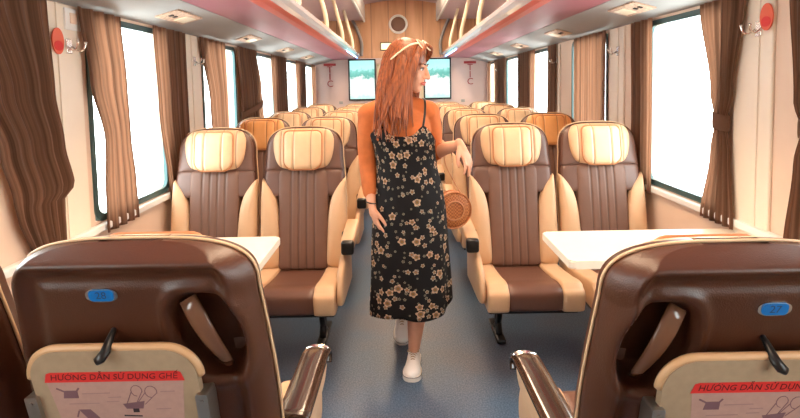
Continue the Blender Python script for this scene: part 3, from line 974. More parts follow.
    # --- seat cushion
    def cushion(x0, x1, extra, crown):
        bm = bmesh.new()
        prof = catmull([(0.06, 0.400, 0), (-0.10, 0.402, 0), (-0.28, 0.422, 0), (-0.40, 0.444, 0), (-0.465, 0.444, 0), (-0.502, 0.425, 0), (-0.508, 0.39, 0), (-0.495, 0.335, 0), (-0.47, 0.322, 0)], 4)
        N = 10
        rows = []
        xc = (x0 + x1) / 2; hw = (x1 - x0) / 2
        for i in range(N + 1):
            q = -1 + 2 * i / N
            qq = math.sin(q * PI / 2)
            e = (1 - abs(qq) ** 4) ** 0.25 if abs(qq) < 1 else 0
            row = []
            for p in prof:
                cy, cz = -0.2, 0.39
                f = 0.90 + 0.10 * e
                yy = cy + (p.x - cy) * (0.985 + 0.015 * e) - (extra if p.x < -0.3 else 0) * e
                zz = cz + (p.y - cz) * f + (extra * e if p.y > 0.39 and p.x > -0.47 else 0)
                row.append(bm.verts.new((xc + qq * hw, yy, zz - 0.022)))
            rows.append(row)
        for r0, r1 in zip(rows, rows[1:]):
            for k in range(len(prof) - 1): bm.faces.new((r0[k], r0[k + 1], r1[k + 1], r1[k]))
        # underside and ends
        for r0, r1 in zip(rows, rows[1:]):
            pass
        for r in (rows[0], rows[-1]):
            c = bm.verts.new((r[0].co.x, 0.05, 0.303))
            bm.faces.new(r + [c])
        bm.verts.ensure_lookup_table()
        return bm
    parts.append(('seat_cushion', cushion(-0.130, 0.130, 0.0, 0), 'brown_cushion', True, []))
    for sd in (-1, 1):
        x0, x1 = sorted((sd * 0.128, sd * 0.232))
        parts.append(('cushion_bolster', cushion(x0, x1, 0.014, 0), 'cream', True, []))
    parts.append(('seat_pan', box(-0.22, 0.22, -0.45, 0.05, 0.275, 0.312, 0.008), 'black_metal', False, []))
    return parts, B

def arm_parts(a, dark):
    """aisle-side armrest with padded bar, hinge and lower side panel; local x sign a"""
    P = []
    # lower panel hugging the cushion
    bm = bmesh.new()
    prof = catmull([(0.02, 0.30, 0), (-0.25, 0.315, 0), (-0.44, 0.33, 0), (-0.475, 0.37, 0), (-0.46, 0.44, 0), (-0.40, 0.50, 0), (-0.28, 0.53, 0), (-0.12, 0.545, 0), (0.02, 0.56, 0)], 5)
    pts = [(p.x, p.y) for p in prof]
    P.append(('side_panel', pad(pts, lambda u, w, d: Vector((a * (0.238 + d), u, w)), 0.018, 0.018, 0.0, n=80, power=3), 'cream', True))
    prof = catmull([(0.05, 0.575, 0), (-0.15, 0.565, 0), (-0.26, 0.562, 0), (-0.30, 0.572, 0), (-0.315, 0.592, 0), (-0.30, 0.612, 0), (-0.25, 0.62, 0), (-0.15, 0.627, 0), (0.05, 0.64, 0)], 5)
    pts = [(p.x, p.y) for p in prof]
    P.append(('arm_bar', pad(pts, lambda u, w, d: Vector((a * (0.236 + d), u, w)), 0.062, 0.016, 0.008, n=80, power=3), 'cream', True))
    if dark:
        bm = bmesh.new()
        path = catmull([(a * 0.277, 0.04, 0.640), (a * 0.277, -0.12, 0.630), (a * 0.277, -0.24, 0.624), (a * 0.277, -0.32, 0.616), (a * 0.277, -0.348, 0.596), (a * 0.277, -0.340, 0.57)], 5)
        add_tube(bm, path, 0.041, 12, flat=0.30, up=Vector((0, 0, 1)))
        P.append(('arm_top', bm, 'arm_top', True))
        bm = bmesh.new()
        add_tube(bm, catmull([(a * 0.277, -0.326, 0.622), (a * 0.277, -0.356, 0.602), (a * 0.277, -0.352, 0.575)], 5), [0.034, 0.038, 0.034], 12, flat=0.34, up=Vector((0, 0, 1)))
        P.append(('end_cap', bm, 'chrome', True))
    else:
        P.append(('end_cap', box(min(a * .246, a * .312), max(a * .246, a * .312), -0.335, -0.290, 0.545, 0.618, 0.014, 3), 'black', True))
    bm = bmesh.new()
    mt = Matrix.Translation((a * 0.25, -0.02, 0.555)) @ Matrix.Rotation(PI / 2, 4, 'Y')
    add_lathe(bm, [(0.0, -0.03), (0.045, -0.028), (0.05, 0.0), (0.045, 0.028), (0.0, 0.03)][1:4], mt, 20)
    P.append(('hinge', bm, 'black', False))
    return P

def leg_part(x):
    bm = bmesh.new()
    add_tube(bm, catmull([(x, -0.30, 0.315), (x, -0.25, 0.24), (x, -0.12, 0.17), (x, -0.09, 0.09), (x, -0.13, 0.018)], 6), 0.019, 10, flat=1.3)
    add_tube(bm, catmull([(x, -0.05, 0.315), (x, -0.10, 0.23), (x, -0.14, 0.16), (x, -0.10, 0.08), (x, -0.02, 0.018)], 6), 0.017, 10)
    add_box(bm, x - 0.025, x + 0.025, -0.20, 0.08, 0.0, 0.022, 0.006)
    return bm

def tray_parts(a, ztop, tilt, number, printed):
    tw, ux0, plate_drop = (0.325, 0.030, 0.096) if number == '28' else (0.378, 0.040, 0.113)
    """folded tray table with its printed sheet, hook and number plate on the rear shell"""
    def R(u, w, d):          # d = distance behind the shell mid plane
        return Vector((u, tilt * (w - 0.42) + d, w))
    sl = math.atan(tilt)
    ux = -a * ux0
    out = []
    ttop = ztop - 0.202
    o_t = rrect(ux, ttop - 0.19, tw, 0.38, 0.062, 10, rb=0.02)
    bm = bmesh.new()
    add_prism(bm, o_t, lambda p: R(p[0], p[1], 0.088), lambda p: R(p[0], p[1], 0.106))
    bmesh.ops.bevel(bm, geom=[e for e in bm.edges if len(e.link_faces) == 2 and any(len(f.verts) > 8 for f in e.link_faces)], offset=0.003, segments=2, affect='EDGES')
    sub = []
    out.append(('tray_table', bm, 'tray', False, None))
    bm = bmesh.new()
    o_e = [p for p in rrect(ux, ttop - 0.19, tw + 0.007, 0.387, 0.065, 10, rb=0.02)]
    add_tube(bm, [R(p[0], p[1], 0.097) for p in o_e if p[1] > ttop - 0.19], 0.0085, 8, cap=True)
    out.append(('edge_band', bm, 'tray_edge_lit', True, 'tray_table'))
    for sd in (-1, 1):
        bx = ux + sd * (tw / 2 + 0.005)
        bm = bmesh.new()
        add_prism(bm, rrect(bx, ttop - 0.20, 0.024, 0.20, 0.004), lambda p: R(p[0], p[1], 0.07), lambda p: R(p[0], p[1], 0.116))
        add_prism(bm, [(bx + 0.004 * math.cos(k * PI / 5), ttop - 0.115 + 0.004 * math.sin(k * PI / 5)) for k in range(10)], lambda p: R(p[0], p[1], 0.116), lambda p: R(p[0], p[1], 0.119))
        out.append(('tray_bracket', bm, 'steel', False, None))
    # hook
    hx = ux - a * 0.004
    bm = bmesh.new()
    add_tube(bm, [R(hx, ttop + 0.030, 0.066), R(hx, ttop + 0.02, 0.082), R(hx + a*0.002, ttop + 0.002, 0.112), R(hx - a * 0.004, ttop - 0.008, 0.120), R(hx - a * 0.012, ttop - 0.013, 0.124)], [0.005, 0.007, 0.010, 0.011, 0.008], 10, flat=0.8)
    out.append(('coat_hook', bm, 'black', True, None))
    # number plate
    px, pz = ux - a * 0.012, ztop - plate_drop
    bm = bmesh.new()
    ell = [(px + 0.031 * math.copysign(abs(math.cos(t_)) ** 0.8, math.cos(t_)), pz + 0.0145 * math.copysign(abs(math.sin(t_)) ** 0.8, math.sin(t_))) for t_ in [2 * PI * k / 36 for k in range(36)]]
    add_prism(bm, ell, lambda p: R(p[0], p[1], 0.060), lambda p: R(p[0], p[1], 0.0705))
    out.append(('number_plate', bm, 'chrome', False, None))
    bm = bmesh.new()
    add_prism(bm, rrect(px, pz, 0.048, 0.024, 0.009), lambda p: R(p[0], p[1], 0.0700), lambda p: R(p[0], p[1], 0.0725))
    out.append(('blue_field', bm, 'plate_blue', False, 'number_plate'))
    def tm(u, w, d):
        # writing is read from behind the seat: local +y looks at the viewer
        return Matrix.Translation(R(u, w, d)) @ Matrix.Rotation(PI, 4, 'Z') @ Matrix.Rotation(PI / 2 + sl, 4, 'X')
    out.append(('number', text_mesh(number, 0.022, tm(px, pz, 0.0728), 0.0002), 'plate_num', False, 'number_plate'))
    # printed sheet
    if printed:
        sx = ux; st = ttop - 0.058
        # trapezoid sheet narrowing downwards
        sheet = [(sx - 0.135, st), (sx + 0.135, st), (sx + 0.112, st - 0.20), (sx - 0.112, st - 0.20)]
        bm = bmesh.new(); add_prism(bm, sheet, lambda p: R(p[0], p[1], 0.1062), lambda p: R(p[0], p[1], 0.1066))
        out.append(('instruction_sheet', bm, 'paper', False, 'tray_table'))
        hd = [(sx - 0.137, st - 0.012), (sx - 0.131, st + 0.008), (sx - 0.122, st + 0.011), (sx + 0.122, st + 0.011), (sx + 0.131, st + 0.008), (sx + 0.137, st - 0.012)]
        bm = bmesh.new(); add_prism(bm, hd, lambda p: R(p[0], p[1], 0.1064), lambda p: R(p[0], p[1], 0.1070))
        out.append(('red_header', bm, 'red', False, 'tray_table'))
        out.append(('heading', heading_mesh(0.0186, tm(sx, st - 0.001, 0.1072), 0.15), 'ink', False, 'tray_table'))
        vx = -1   # local x runs the other way when read from behind
        def Q(p): return (sx + vx * p[0], st - p[1])
        def prism(bm, pts, d0=0.1066, d1=0.1070):
            add_prism(bm, [Q(p) for p in pts], lambda p: R(p[0], p[1], d0), lambda p: R(p[0], p[1], d1))
        def line(bm, p0, p1, w=0.0008):
            d = Vector((p1[0] - p0[0], p1[1] - p0[1])); nrm = Vector((-d.y, d.x)).normalized() * w
            prism(bm, [(p0[0] + nrm.x, p0[1] + nrm.y), (p1[0] + nrm.x, p1[1] + nrm.y), (p1[0] - nrm.x, p1[1] - nrm.y), (p0[0] - nrm.x, p0[1] - nrm.y)])
        def drawing(nm, m, polys=(), lines=()):
            bm = bmesh.new()
            for q in polys: prism(bm, q)
            for q in lines: line(bm, *q)
            out.append((nm, bm, m, False, 'tray_table'))
        drawing('seat_drawing', 'ink_grey', [[(-0.108, 0.050), (-0.078, 0.050), (-0.078, 0.032), (-0.104, 0.032)]], [((-0.118, 0.026), (-0.104, 0.034), 0.0018), ((-0.074, 0.026), (-0.080, 0.034), 0.0018)])
        drawing('footrest_drawing', 'ink_grey', [[(-0.070, 0.100), (-0.045, 0.100), (-0.061, 0.078), (-0.084, 0.078)]], [((-0.084, 0.081), (-0.090, 0.096), 0.0016)])
        loops = []
        for k in range(9):
            ang = k / 8 * PI * 1.4 - 0.3
            loops.append(((0.038 + 0.011 * math.cos(ang), 0.035 - 0.013 * math.sin(ang)), (0.038 + 0.011 * math.cos(ang + .55), 0.035 - 0.013 * math.sin(ang + .55)), 0.0007))
            loops.append(((0.066 + 0.012 * math.cos(ang), 0.038 - 0.014 * math.sin(ang)), (0.066 + 0.012 * math.cos(ang + .55), 0.038 - 0.014 * math.sin(ang + .55)), 0.0007))
        loops += [((0.027, 0.038), (0.014, 0.066), 0.0008), ((0.049, 0.036), (0.034, 0.064), 0.0008), ((0.054, 0.040), (0.036, 0.064), 0.0008), ((0.078, 0.040), (0.050, 0.068), 0.0008)]
        drawing('recline_drawing', 'ink_grey', [[(0.012, 0.078), (0.045, 0.078), (0.050, 0.060), (0.006, 0.066)]], loops)
        drawing('lever_drawing', 'ink_black', [[(0.024, 0.087), (0.036, 0.087), (0.036, 0.0775), (0.024, 0.0775)]])
        drawing('bar_drawing', 'ink_black', [[(0.004, 0.096), (0.040, 0.098), (0.040, 0.095), (0.004, 0.093)]])
        for (x_, y_, w_) in ((-0.07, 0.040, 0.055), (-0.02, 0.050, 0.025), (-0.10, 0.064, 0.06), (-0.025, 0.060, 0.025), (0.085, 0.038, 0.028), (0.07, 0.080, 0.03), (0.055, 0.104, 0.04)):
            drawing('text_line', 'ink_light', [], [((x_, y_), (x_ + w_, y_ - 0.0008), 0.0009)])
    return out

CACHE = {}
def to_mesh(name, bm, m, smooth):
    if isinstance(bm, bpy.types.Mesh):
        me = bm; me.materials.clear()
    else:
        bmesh.ops.recalc_face_normals(bm, faces=bm.faces)
        if smooth:
            for f in bm.faces: f.smooth = True
        me = bpy.data.meshes.new(name); bm.to_mesh(me); bm.free()
    me.materials.append(M[m])
    return me

def make_seat(loc, rz, a, ztop, tilt, label, group, aisle=True, number='27', printed=False, tray=True, orange=False):
    """build from cached meshes so that copies share data"""
    key = (a, ztop, tilt, aisle, number if printed else '', printed, tray)
    if key not in CACHE:
        lst = []
        fg = printed or not tray
        P, B = seat_meshes(ztop, tilt, a, 0.016 if fg else 0.0, 0.11 if fg else 0.17)
        for nm, bm, m, sm, _ in P: lst.append((nm, to_mesh(nm, bm, m, sm), None))
        if aisle:
            for nm, bm, m, sm in arm_parts(a, fg): lst.append((nm, to_mesh(nm, bm, m, sm), None))
            lst.append(('leg', to_mesh('leg', leg_part(a * 0.11), 'black_metal', True), None))
        else:
            lst.append(('leg', to_mesh('leg', leg_part(-a * 0.11), 'black_metal', True), None))
        if tray:
            for nm, bm, m, sm, par in tray_parts(a, ztop, tilt, number, printed): lst.append((nm, to_mesh(nm, bm, m, sm), par))
        CACHE[key] = lst
    root = empty('train_seat', loc, rz)
    tag(root, label, 'train seat', group)
    made = {}
    for nm, me, par in CACHE[key]:
        o = bpy.data.objects.new(nm, me); COL.objects.link(o)
        o.parent = made[par] if par else root
        made.setdefault(nm, o)
        if nm == 'arm_top': o['label'] = 'dark glossy armrest top'
        if nm == 'red_header': o['label'] = 'red header band'
        if orange and nm in ('headrest', 'head_pillow'):  # swaps in the leather that carries warm light in its colour
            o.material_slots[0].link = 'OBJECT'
            o.material_slots[0].material = M['warm_lit_seam' if nm == 'headrest' else 'warm_lit_pillow']
    return root

ORD = ['first', 'second', 'third', 'fourth', 'fifth']
ROWS = [2.97, 3.99, 5.02, 6.05, 7.08]
for r, y in enumerate(ROWS):
    for s, sn in ((-1, 'left'), (1, 'right')):
        a = -s      # aisle side in local x, seats face -y
        g = 'cream and brown seats facing the camera'
        make_seat((s * 0.598, y, 0), 0, a, 1.17, 0.20,
                  'cream and brown seat at the %s edge of the aisle, %s row past the table' % (sn, ORD[r]), g)
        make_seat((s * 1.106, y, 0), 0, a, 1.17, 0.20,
                  '%s seat beside the %s windows, %s row past the table' % ('warm-lit cream and brown' if r == 1 else 'cream and brown', sn, ORD[r]), g,
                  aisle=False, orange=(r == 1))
gf = 'brown backed seats in the foreground'
make_seat((-0.577, 1.21, 0), PI, -1, 1.105, 0.25, 'brown seat seen from behind in the left foreground, blue plate on its back', gf, number='28', printed=True)
make_seat((0.585, 1.15, 0), PI, 1, 1.095, 0.25, 'brown seat seen from behind in the right foreground, blue plate on its back', gf, number='27', printed=True)
make_seat((-1.115, 1.21, 0), PI, -1, 1.105, 0.25, 'brown backed window seat beyond the left edge of the foreground', gf, aisle=False, tray=False)
make_seat((1.127, 1.15, 0), PI, 1, 1.095, 0.25, 'brown backed window seat beyond the right edge of the foreground', gf, aisle=False, tray=False)

# ------------------------------------------------------------------ tables between the facing seats
for s, sn in ((-1, 'left'), (1, 'right')):
    root = empty('folding_table', (s * 0.97, 2.085, 0))
    tag(root, 'white table between the facing seats on the %s side' % sn, 'table')
    x0, x1 = sorted((s * (0.57 - 0.97), s * (1.385 - 0.97)))
    bm = bmesh.new()
    add_prism(bm, rrect((x0 + x1) / 2, 0, x1 - x0, 0.395, 0.022), lambda p: (p[0], p[1], 0.722), lambda p: (p[0], p[1], 0.752))
    bmesh.ops.bevel(bm, geom=[e for e in bm.edges if any(len(f.verts) > 8 for f in e.link_faces)], offset=0.005, segments=3, affect='EDGES')
    link('tabletop', bm, 'table', root)
    bm = bmesh.new(); add_tube(bm, [(s * 0.22, 0, 0.722), (s * 0.22, 0, 0.012)], 0.026, 14); add_lathe(bm, [(0.11, 0.0), (0.11, 0.008), (0.03, 0.03)], Matrix.Translation((s * 0.22, 0, 0)), 24)
    link('leg', bm, 'steel', root, True)
    link('wall_bracket', box(min(s * .36, s * .428), max(s * .36, s * .428), -0.15, 0.15, 0.66, 0.722, 0.006), 'steel', root)

# ------------------------------------------------------------------ the woman
def remeshed(name, bm, m, parent, voxel, smooth_it=6):
    """fuse overlapping shapes into one continuous skin"""
    tmp = link('tmp', bm, None)
    md = tmp.modifiers.new('r', 'REMESH'); md.mode = 'VOXEL'; md.voxel_size = voxel; md.use_smooth_shade = True
    ms = tmp.modifiers.new('s', 'SMOOTH'); ms.iterations = smooth_it; ms.factor = 0.5
    bpy.context.view_layer.update()
    me = bpy.data.meshes.new_from_object(tmp.evaluated_get(bpy.context.evaluated_depsgraph_get()))
    bpy.data.objects.remove(tmp)
    for p in me.polygons: p.use_smooth = True
    me.materials.clear(); me.materials.append(M[m])
    o = bpy.data.objects.new(name, me); COL.objects.link(o); o.parent = parent
    return o

def limb(bm, pts, rads, n=6, seg=14):
    path = catmull(pts, n)
    rr = [v.x for v in catmull([(r, 0, 0) for r in rads], n)]
    add_tube(bm, path, rr, seg)
    add_ell(bm, pts[0], (rads[0],) * 3, u=12, v=8); add_ell(bm, pts[-1], (rads[-1],) * 3, u=12, v=8)

def loft(bm, secs, seg=40, cap=True):
    """secs: (z, cx, cy, rx, ry)"""
    rings = []
    for z, cx, cy, rx, ry in secs:
        rings.append([bm.verts.new((cx + rx * math.cos(2 * PI * k / seg), cy + ry * math.sin(2 * PI * k / seg), z)) for k in range(seg)])
    for r0, r1 in zip(rings, rings[1:]):
        for k in range(seg): bm.faces.new((r0[k], r0[(k + 1) % seg], r1[(k + 1) % seg], r1[k]))
    if cap: bm.faces.new(rings[0][::-1]); bm.faces.new(rings[-1])

BY = 2.64      # body plane
woman = empty('person', (-0.02, BY - 0.06, 0.0))
tag(woman, 'woman in black floral dress and orange top walking in the aisle, head turned aside', 'person')
W = lambda x, y, z: Vector((x, y - BY, z))
HC = Vector((0.028, 2.615 - BY, 1.485))        # head centre
yaw = math.radians(66)                         # face direction: from the camera towards +x
Rh = Matrix.Rotation(yaw, 3, 'Z') @ Matrix.Rotation(math.radians(10), 3, 'X')   # local face looks to -y
def hp(x, y, z): return HC + Rh @ Vector((x, y, z))

body = bmesh.new()
# skull, face
add_ell(body, hp(0, 0.018, 0.035), (0.074, 0.092, 0.088), Rh, 24, 16)
add_ell(body, hp(0, -0.022, -0.020), (0.060, 0.066, 0.090), Rh, 24, 16)
add_ell(body, hp(0, -0.052, -0.088), (0.026, 0.026, 0.024), Rh)
add_ell(body, hp(0, -0.020, -0.075), (0.048, 0.048, 0.030), Rh)
limb(body, [hp(0, -0.084, 0.012), hp(0, -0.097, -0.012), hp(0, -0.104, -0.030)], [0.008, 0.010, 0.012], 4, 10)
for sd in (-1, 1):
    add_ell(body, hp(sd * 0.011, -0.096, -0.034), (0.009, 0.010, 0.007), Rh, 10, 8)
    add_ell(body, hp(sd * 0.034, -0.058, -0.030), (0.022, 0.022, 0.022), Rh, 12, 8)
    add_ell(body, hp(sd * 0.026, -0.075, 0.022), (0.022, 0.010, 0.007), Rh, 12, 8)
    add_ell(body, hp(sd * 0.073, 0.010, -0.012), (0.008, 0.018, 0.030), Rh, 12, 8)
add_ell(body, hp(0, -0.082, -0.062), (0.020, 0.010, 0.010), Rh, 12, 8)
# neck and trunk
limb(body, [(0.010, 2.655 - BY, 1.42), (-0.008, 2.655 - BY, 1.34), (-0.018, 2.66 - BY, 1.27)], [0.048, 0.046, 0.058])
SH_R, SH_L = Vector((-0.175, 2.65 - BY, 1.262)), Vector((0.125, 2.665 - BY, 1.268))
limb(body, [SH_R, (-0.02, 2.665 - BY, 1.28), SH_L], [0.046, 0.055, 0.046])
loft(body, [(1.29, -0.02, 0.01, 0.07, 0.05), (1.25, -0.02, 0.01, 0.135, 0.075), (1.18, -0.015, 0.0, 0.135, 0.092), (1.08, -0.005, 0.0, 0.122, 0.092),
            (1.0, 0.005, 0.0, 0.115, 0.085), (0.92, 0.010, 0.005, 0.135, 0.10), (0.84, 0.010, 0.01, 0.155, 0.11), (0.76, 0.010, 0.01, 0.145, 0.10)])
# arms
EL_R = Vector((-0.185, 2.67 - BY, 1.02)); WR_R = Vector((-0.160, 2.60 - BY, 0.815))
limb(body, [SH_R, (-0.183, 2.66 - BY, 1.14), EL_R, (-0.175, 2.635 - BY, 0.91), WR_R], [0.043, 0.038, 0.033, 0.030, 0.0215])
EL_L = Vector((0.150, 2.72 - BY, 1.065)); WR_L = Vector((0.262, 2.56 - BY, 1.118))
limb(body, [SH_L, (0.142, 2.70 - BY, 1.17), EL_L, (0.205, 2.64 - BY, 1.092), WR_L], [0.043, 0.038, 0.034, 0.032, 0.022])
def hand(bm, wrist, tip_dir, palm_n, thumb_side, curls, splay=0.05, sc=1.0):
    """palm and five fingers; tip_dir = towards the finger tips, palm_n = out of the palm"""
    t = Vector(tip_dir).normalized(); pn = Vector(palm_n); pn = (pn - t * t.dot(pn)).normalized(); sdv = t.cross(pn).normalized() * thumb_side
    wrist = Vector(wrist)
    rot = Matrix((sdv, pn, t)).transposed()
    add_ell(bm, wrist + t * 0.045 * sc, (0.038 * sc, 0.015 * sc, 0.048 * sc), rot, 16, 10)
    limb(bm, [wrist - t * 0.01, wrist + t * 0.03 * sc], [0.021 * sc, 0.024 * sc], 3, 10)
    for k in range(4):
        off = (0.0285 - 0.019 * k) * sc
        L = [0.072, 0.080, 0.074, 0.058][k] * sc
        base = wrist + t * (0.078 - 0.004 * abs(k - 1)) * sc + sdv * off
        d = (t + sdv * splay * (1.5 - k)).normalized()
        c = curls[k]
        pts = [base - t * 0.02 * sc]
        p = base.copy(); pts.append(p.copy())
        ang = 0
        for j, fr in enumerate((0.42, 0.32, 0.26)):
            ang += c * (0.7, 1.0, 0.8)[j]
            dd = d * math.cos(ang) + pn * math.sin(ang)
            p = p + dd * L * fr
            pts.append(p.copy())
        add_tube(bm, catmull(pts, 4), [v.x for v in catmull([(r * sc, 0, 0) for r in (0.0088, 0.0086, 0.0080, 0.0074, 0.0060)], 4)], 10)
        add_ell(bm, p, (0.006 * sc,) * 3, u=10, v=8)
    b0 = wrist + t * 0.018 * sc + sdv * 0.020 * sc
    d1 = (t * 0.75 + sdv * 0.62 + pn * 0.25).normalized()
    p1 = b0 + d1 * 0.040 * sc; p2 = p1 + (t * 0.9 + sdv * 0.25 + pn * 0.35).normalized() * 0.030 * sc; p3 = p2 + (t * 0.95 + pn * 0.35).normalized() * 0.024 * sc
    limb(bm, [b0, p1, p2, p3], [0.012 * sc, 0.0105 * sc, 0.009 * sc, 0.007 * sc], 4, 10)
hand(body, WR_R, (0.24, -0.22, -1.0), (0.9, 0.35, 0.2), 1, [0.30, 0.34, 0.40, 0.45])
hand(body, WR_L, (0.40, -0.30, -0.86), (-0.6, 0.45, -0.5), -1, [0.30, 0.25, 0.3, 0.35], splay=0.09)
# legs
HIP_R, HIP_L = Vector((-0.07, 0.01, 0.82)), Vector((0.09, 0.01, 0.82))
AN_R = Vector((-0.030, 2.93 - BY, 0.145)); AN_L = Vector((0.030, 2.625 - BY, 0.095))
limb(body, [HIP_R, (-0.060, 2.66 - BY, 0.62), (-0.045, 2.68 - BY, 0.46), (-0.035, 2.85 - BY, 0.30), AN_R], [0.080, 0.064, 0.048, 0.048, 0.030])
limb(body, [HIP_L, (0.085, 2.60 - BY, 0.62), (0.066, 2.575 - BY, 0.45), (0.048, 2.63 - BY, 0.28), AN_L], [0.080, 0.064, 0.048, 0.049, 0.029])
skin = remeshed('body', body, 'skin', woman, 0.0042, 4)

# orange top: trunk plus two sleeves
tb = bmesh.new()
limb(tb, [SH_R + Vector((0.005, 0, 0.004)), (-0.184, 2.66 - BY, 1.14), EL_R, (-0.177, 2.643 - BY, 0.935), (-0.172, 2.632 - BY, 0.882)], [0.054, 0.049, 0.043, 0.040, 0.037], 6, 20)
limb(tb, [SH_L + Vector((-0.004, 0, 0.004)), (0.142, 2.70 - BY, 1.17), EL_L + Vector((-0.002, 0.0, 0)), (0.168, 2.69 - BY, 1.075)], [0.054, 0.048, 0.042, 0.039], 6, 20)
limb(tb, [SH_R, (-0.10, 2.66 - BY, 1.285), (-0.03, 2.665 - BY, 1.292), (0.05, 2.665 - BY, 1.287), SH_L], [0.054, 0.058, 0.062, 0.058, 0.054], 6, 20)
loft(tb, [(1.30, -0.02, 0.01, 0.075, 0.055), (1.26, -0.02, 0.008, 0.142, 0.084), (1.18, -0.015, 0.0, 0.143, 0.101), (1.08, -0.005, 0.0, 0.130, 0.100),
          (1.0, 0.005, 0.0, 0.124, 0.094), (0.93, 0.01, 0.005, 0.13, 0.10)])
for sd in (-1, 1): add_ell(tb, (-0.015 + sd * 0.066, -0.060, 1.165), (0.062, 0.055, 0.062), u=18, v=12)
top = remeshed('knit_top', tb, 'top', woman, 0.005, 5)

# dress: an open lofted shell with folds and a scooped neckline
def dress():
    bm = bmesh.new()
    uvl = bm.loops.layers.uv.new('UVMap')
    SEG, NV = 128, 70
    ks = [(1.215, -0.012, 0.0, 0.160, 0.122), (1.16, -0.008, -0.006, 0.160, 0.134), (1.10, 0.000, -0.004, 0.150, 0.122), (1.02, 0.008, 0.0, 0.148, 0.114), (0.93, 0.016, 0.004, 0.160, 0.122),
          (0.82, 0.018, 0.008, 0.176, 0.132), (0.68, 0.016, 0.010, 0.188, 0.140), (0.50, 0.016, 0.010, 0.196, 0.150), (0.36, 0.016, 0.010, 0.204, 0.160), (0.24, 0.017, 0.012, 0.208, 0.165)]
    kk = catmull([(k[0], k[3], k[4]) for k in ks], 12); cc = catmull([(k[0], k[1], k[2]) for k in ks], 12)
    def sec(z):
        for a_, b_, c_, d_ in zip(kk, kk[1:], cc, cc[1:]):
            if b_.x <= z <= a_.x:
                t_ = (a_.x - z) / (a_.x - b_.x)
                return (c_.y + (d_.y - c_.y) * t_, c_.z + (d_.z - c_.z) * t_, a_.y + (b_.y - a_.y) * t_, a_.z + (b_.z - a_.z) * t_)
        return (cc[-1].y, cc[-1].z, kk[-1].y, kk[-1].z)
    rows = []
    for j in range(NV + 1):
        row = []
        for i in range(SEG):
            th = 2 * PI * i / SEG        # 0 = +x, -pi/2 = front
            fr = math.sin(th)            # -1 at the front
            cx_ = math.cos(th)
            front = max(0, -fr)
            # neckline: scooped in front, up to the straps, down again under the arm
            ztop = 1.165 - 0.0 * front
            ztop += 0.055 * math.exp(-((abs(cx_) - 0.66) / 0.26) ** 2) - 0.010 * abs(cx_) ** 4 - 0.03 * max(0, cx_) ** 3
            zbot = 0.285 + 0.045 * max(0, cx_) ** 2 + 0.012 * math.sin(3 * th + 1)
            z = ztop + (zbot - ztop) * (j / NV)
            cx, cy, rx, ry = sec(z)
            low = max(0, (0.95 - z) / 0.70)
            f = 1 + 0.030 * low * math.sin(th * 9 + 1.3 + 0.8 * math.sin(z * 5)) + 0.022 * low * math.sin(th * 5 + z * 3) + 0.006 * math.sin(th * 14 + z * 18)
            row.append((bm.verts.new((cx + rx * f * math.cos(th), cy + ry * f * math.sin(th), z)), th, z))
        rows.append(row)
    for j in range(NV):
        for i in range(SEG):
            i2 = (i + 1) % SEG
            q = (rows[j][i], rows[j + 1][i], rows[j + 1][i2], rows[j][i2])
            f = bm.faces.new([v[0] for v in q])
            for lp, v in zip(f.loops, q):
                th = v[1] if not (i2 == 0 and v[1] == 0) else 2 * PI
                lp[uvl].uv = (th * 0.17, v[2])
    bmesh.ops.solidify(bm, geom=bm.faces[:], thickness=0.003)
    return bm
dr = link('dress', dress(), 'floral', woman, True)
for pts in ([(-0.108, -0.088, 1.205), (-0.125, -0.070, 1.255), (-0.132, -0.03, 1.312), (-0.12, 0.03, 1.325), (-0.11, 0.085, 1.28), (-0.10, 0.105, 1.20)],
            [(0.088, -0.088, 1.205), (0.098, -0.068, 1.262), (0.102, -0.02, 1.325), (0.092, 0.035, 1.333), (0.085, 0.085, 1.28), (0.08, 0.105, 1.20)]):
    bm = bmesh.new(); add_tube(bm, catmull(pts, 6), 0.0055, 8, flat=0.5, up=Vector((0, 1, 0)))
    link('shoulder_strap', bm, 'black', woman, True)

# hair: a cap over the skull plus long tapering locks
hb = bmesh.new()
add_ell(hb, hp(0, 0.026, 0.046), (0.086, 0.102, 0.096), Rh, 28, 18)
rnd = random.Random(3)
hair_base = []
def lock(p0, p1, p2, p3, r):
    add_tube(hb, catmull([p0, p1, p2, p3], 7), [r * 0.75, r, r, r * 0.85, r * 0.5, r * 0.12], 7, flat=0.6)
for k in range(120):
    # roots around the sides and back of the head; angle 0 = back, +-150 = temples
    ang = rnd.uniform(-142, 142)
    ar = math.radians(ang)
    up = rnd.uniform(0.2, 1.0)
    ex, ey = math.sin(ar), math.cos(ar)
    p0 = hp(ex * 0.070 * (1 - 0.4 * up), 0.026 + ey * 0.082 * (1 - 0.4 * up), 0.075 + 0.055 * up)
    p1 = hp(ex * 0.090, 0.026 + ey * 0.106, 0.020 - 0.01 * rnd.random())
    side = p1 - HC
    # locks on the camera side fall over the chest, the others down the back
    if side.y < 0.02:
        tx = -0.085 + rnd.uniform(-0.065, 0.10); ty = -0.115 + rnd.uniform(-0.015, 0.015); tz = rnd.uniform(1.14, 1.25)
        if side.x > 0.05: tx = rnd.uniform(0.00, 0.04); tz = rnd.uniform(1.20, 1.30)
        mid = Vector(((p1.x + tx) / 2 - 0.012, min(p1.y, -0.09) - 0.012, 1.36))
        end = Vector((tx, ty - 0.02, tz))
    else:
        end = Vector((-0.03 + rnd.uniform(-0.10, 0.10), 0.105 + rnd.uniform(-0.01, 0.02), rnd.uniform(1.15, 1.25)))
        mid = Vector(((p1.x + end.x) / 2, 0.10, 1.36))
    lock(p0, p1, mid, end, rnd.uniform(0.010, 0.017))
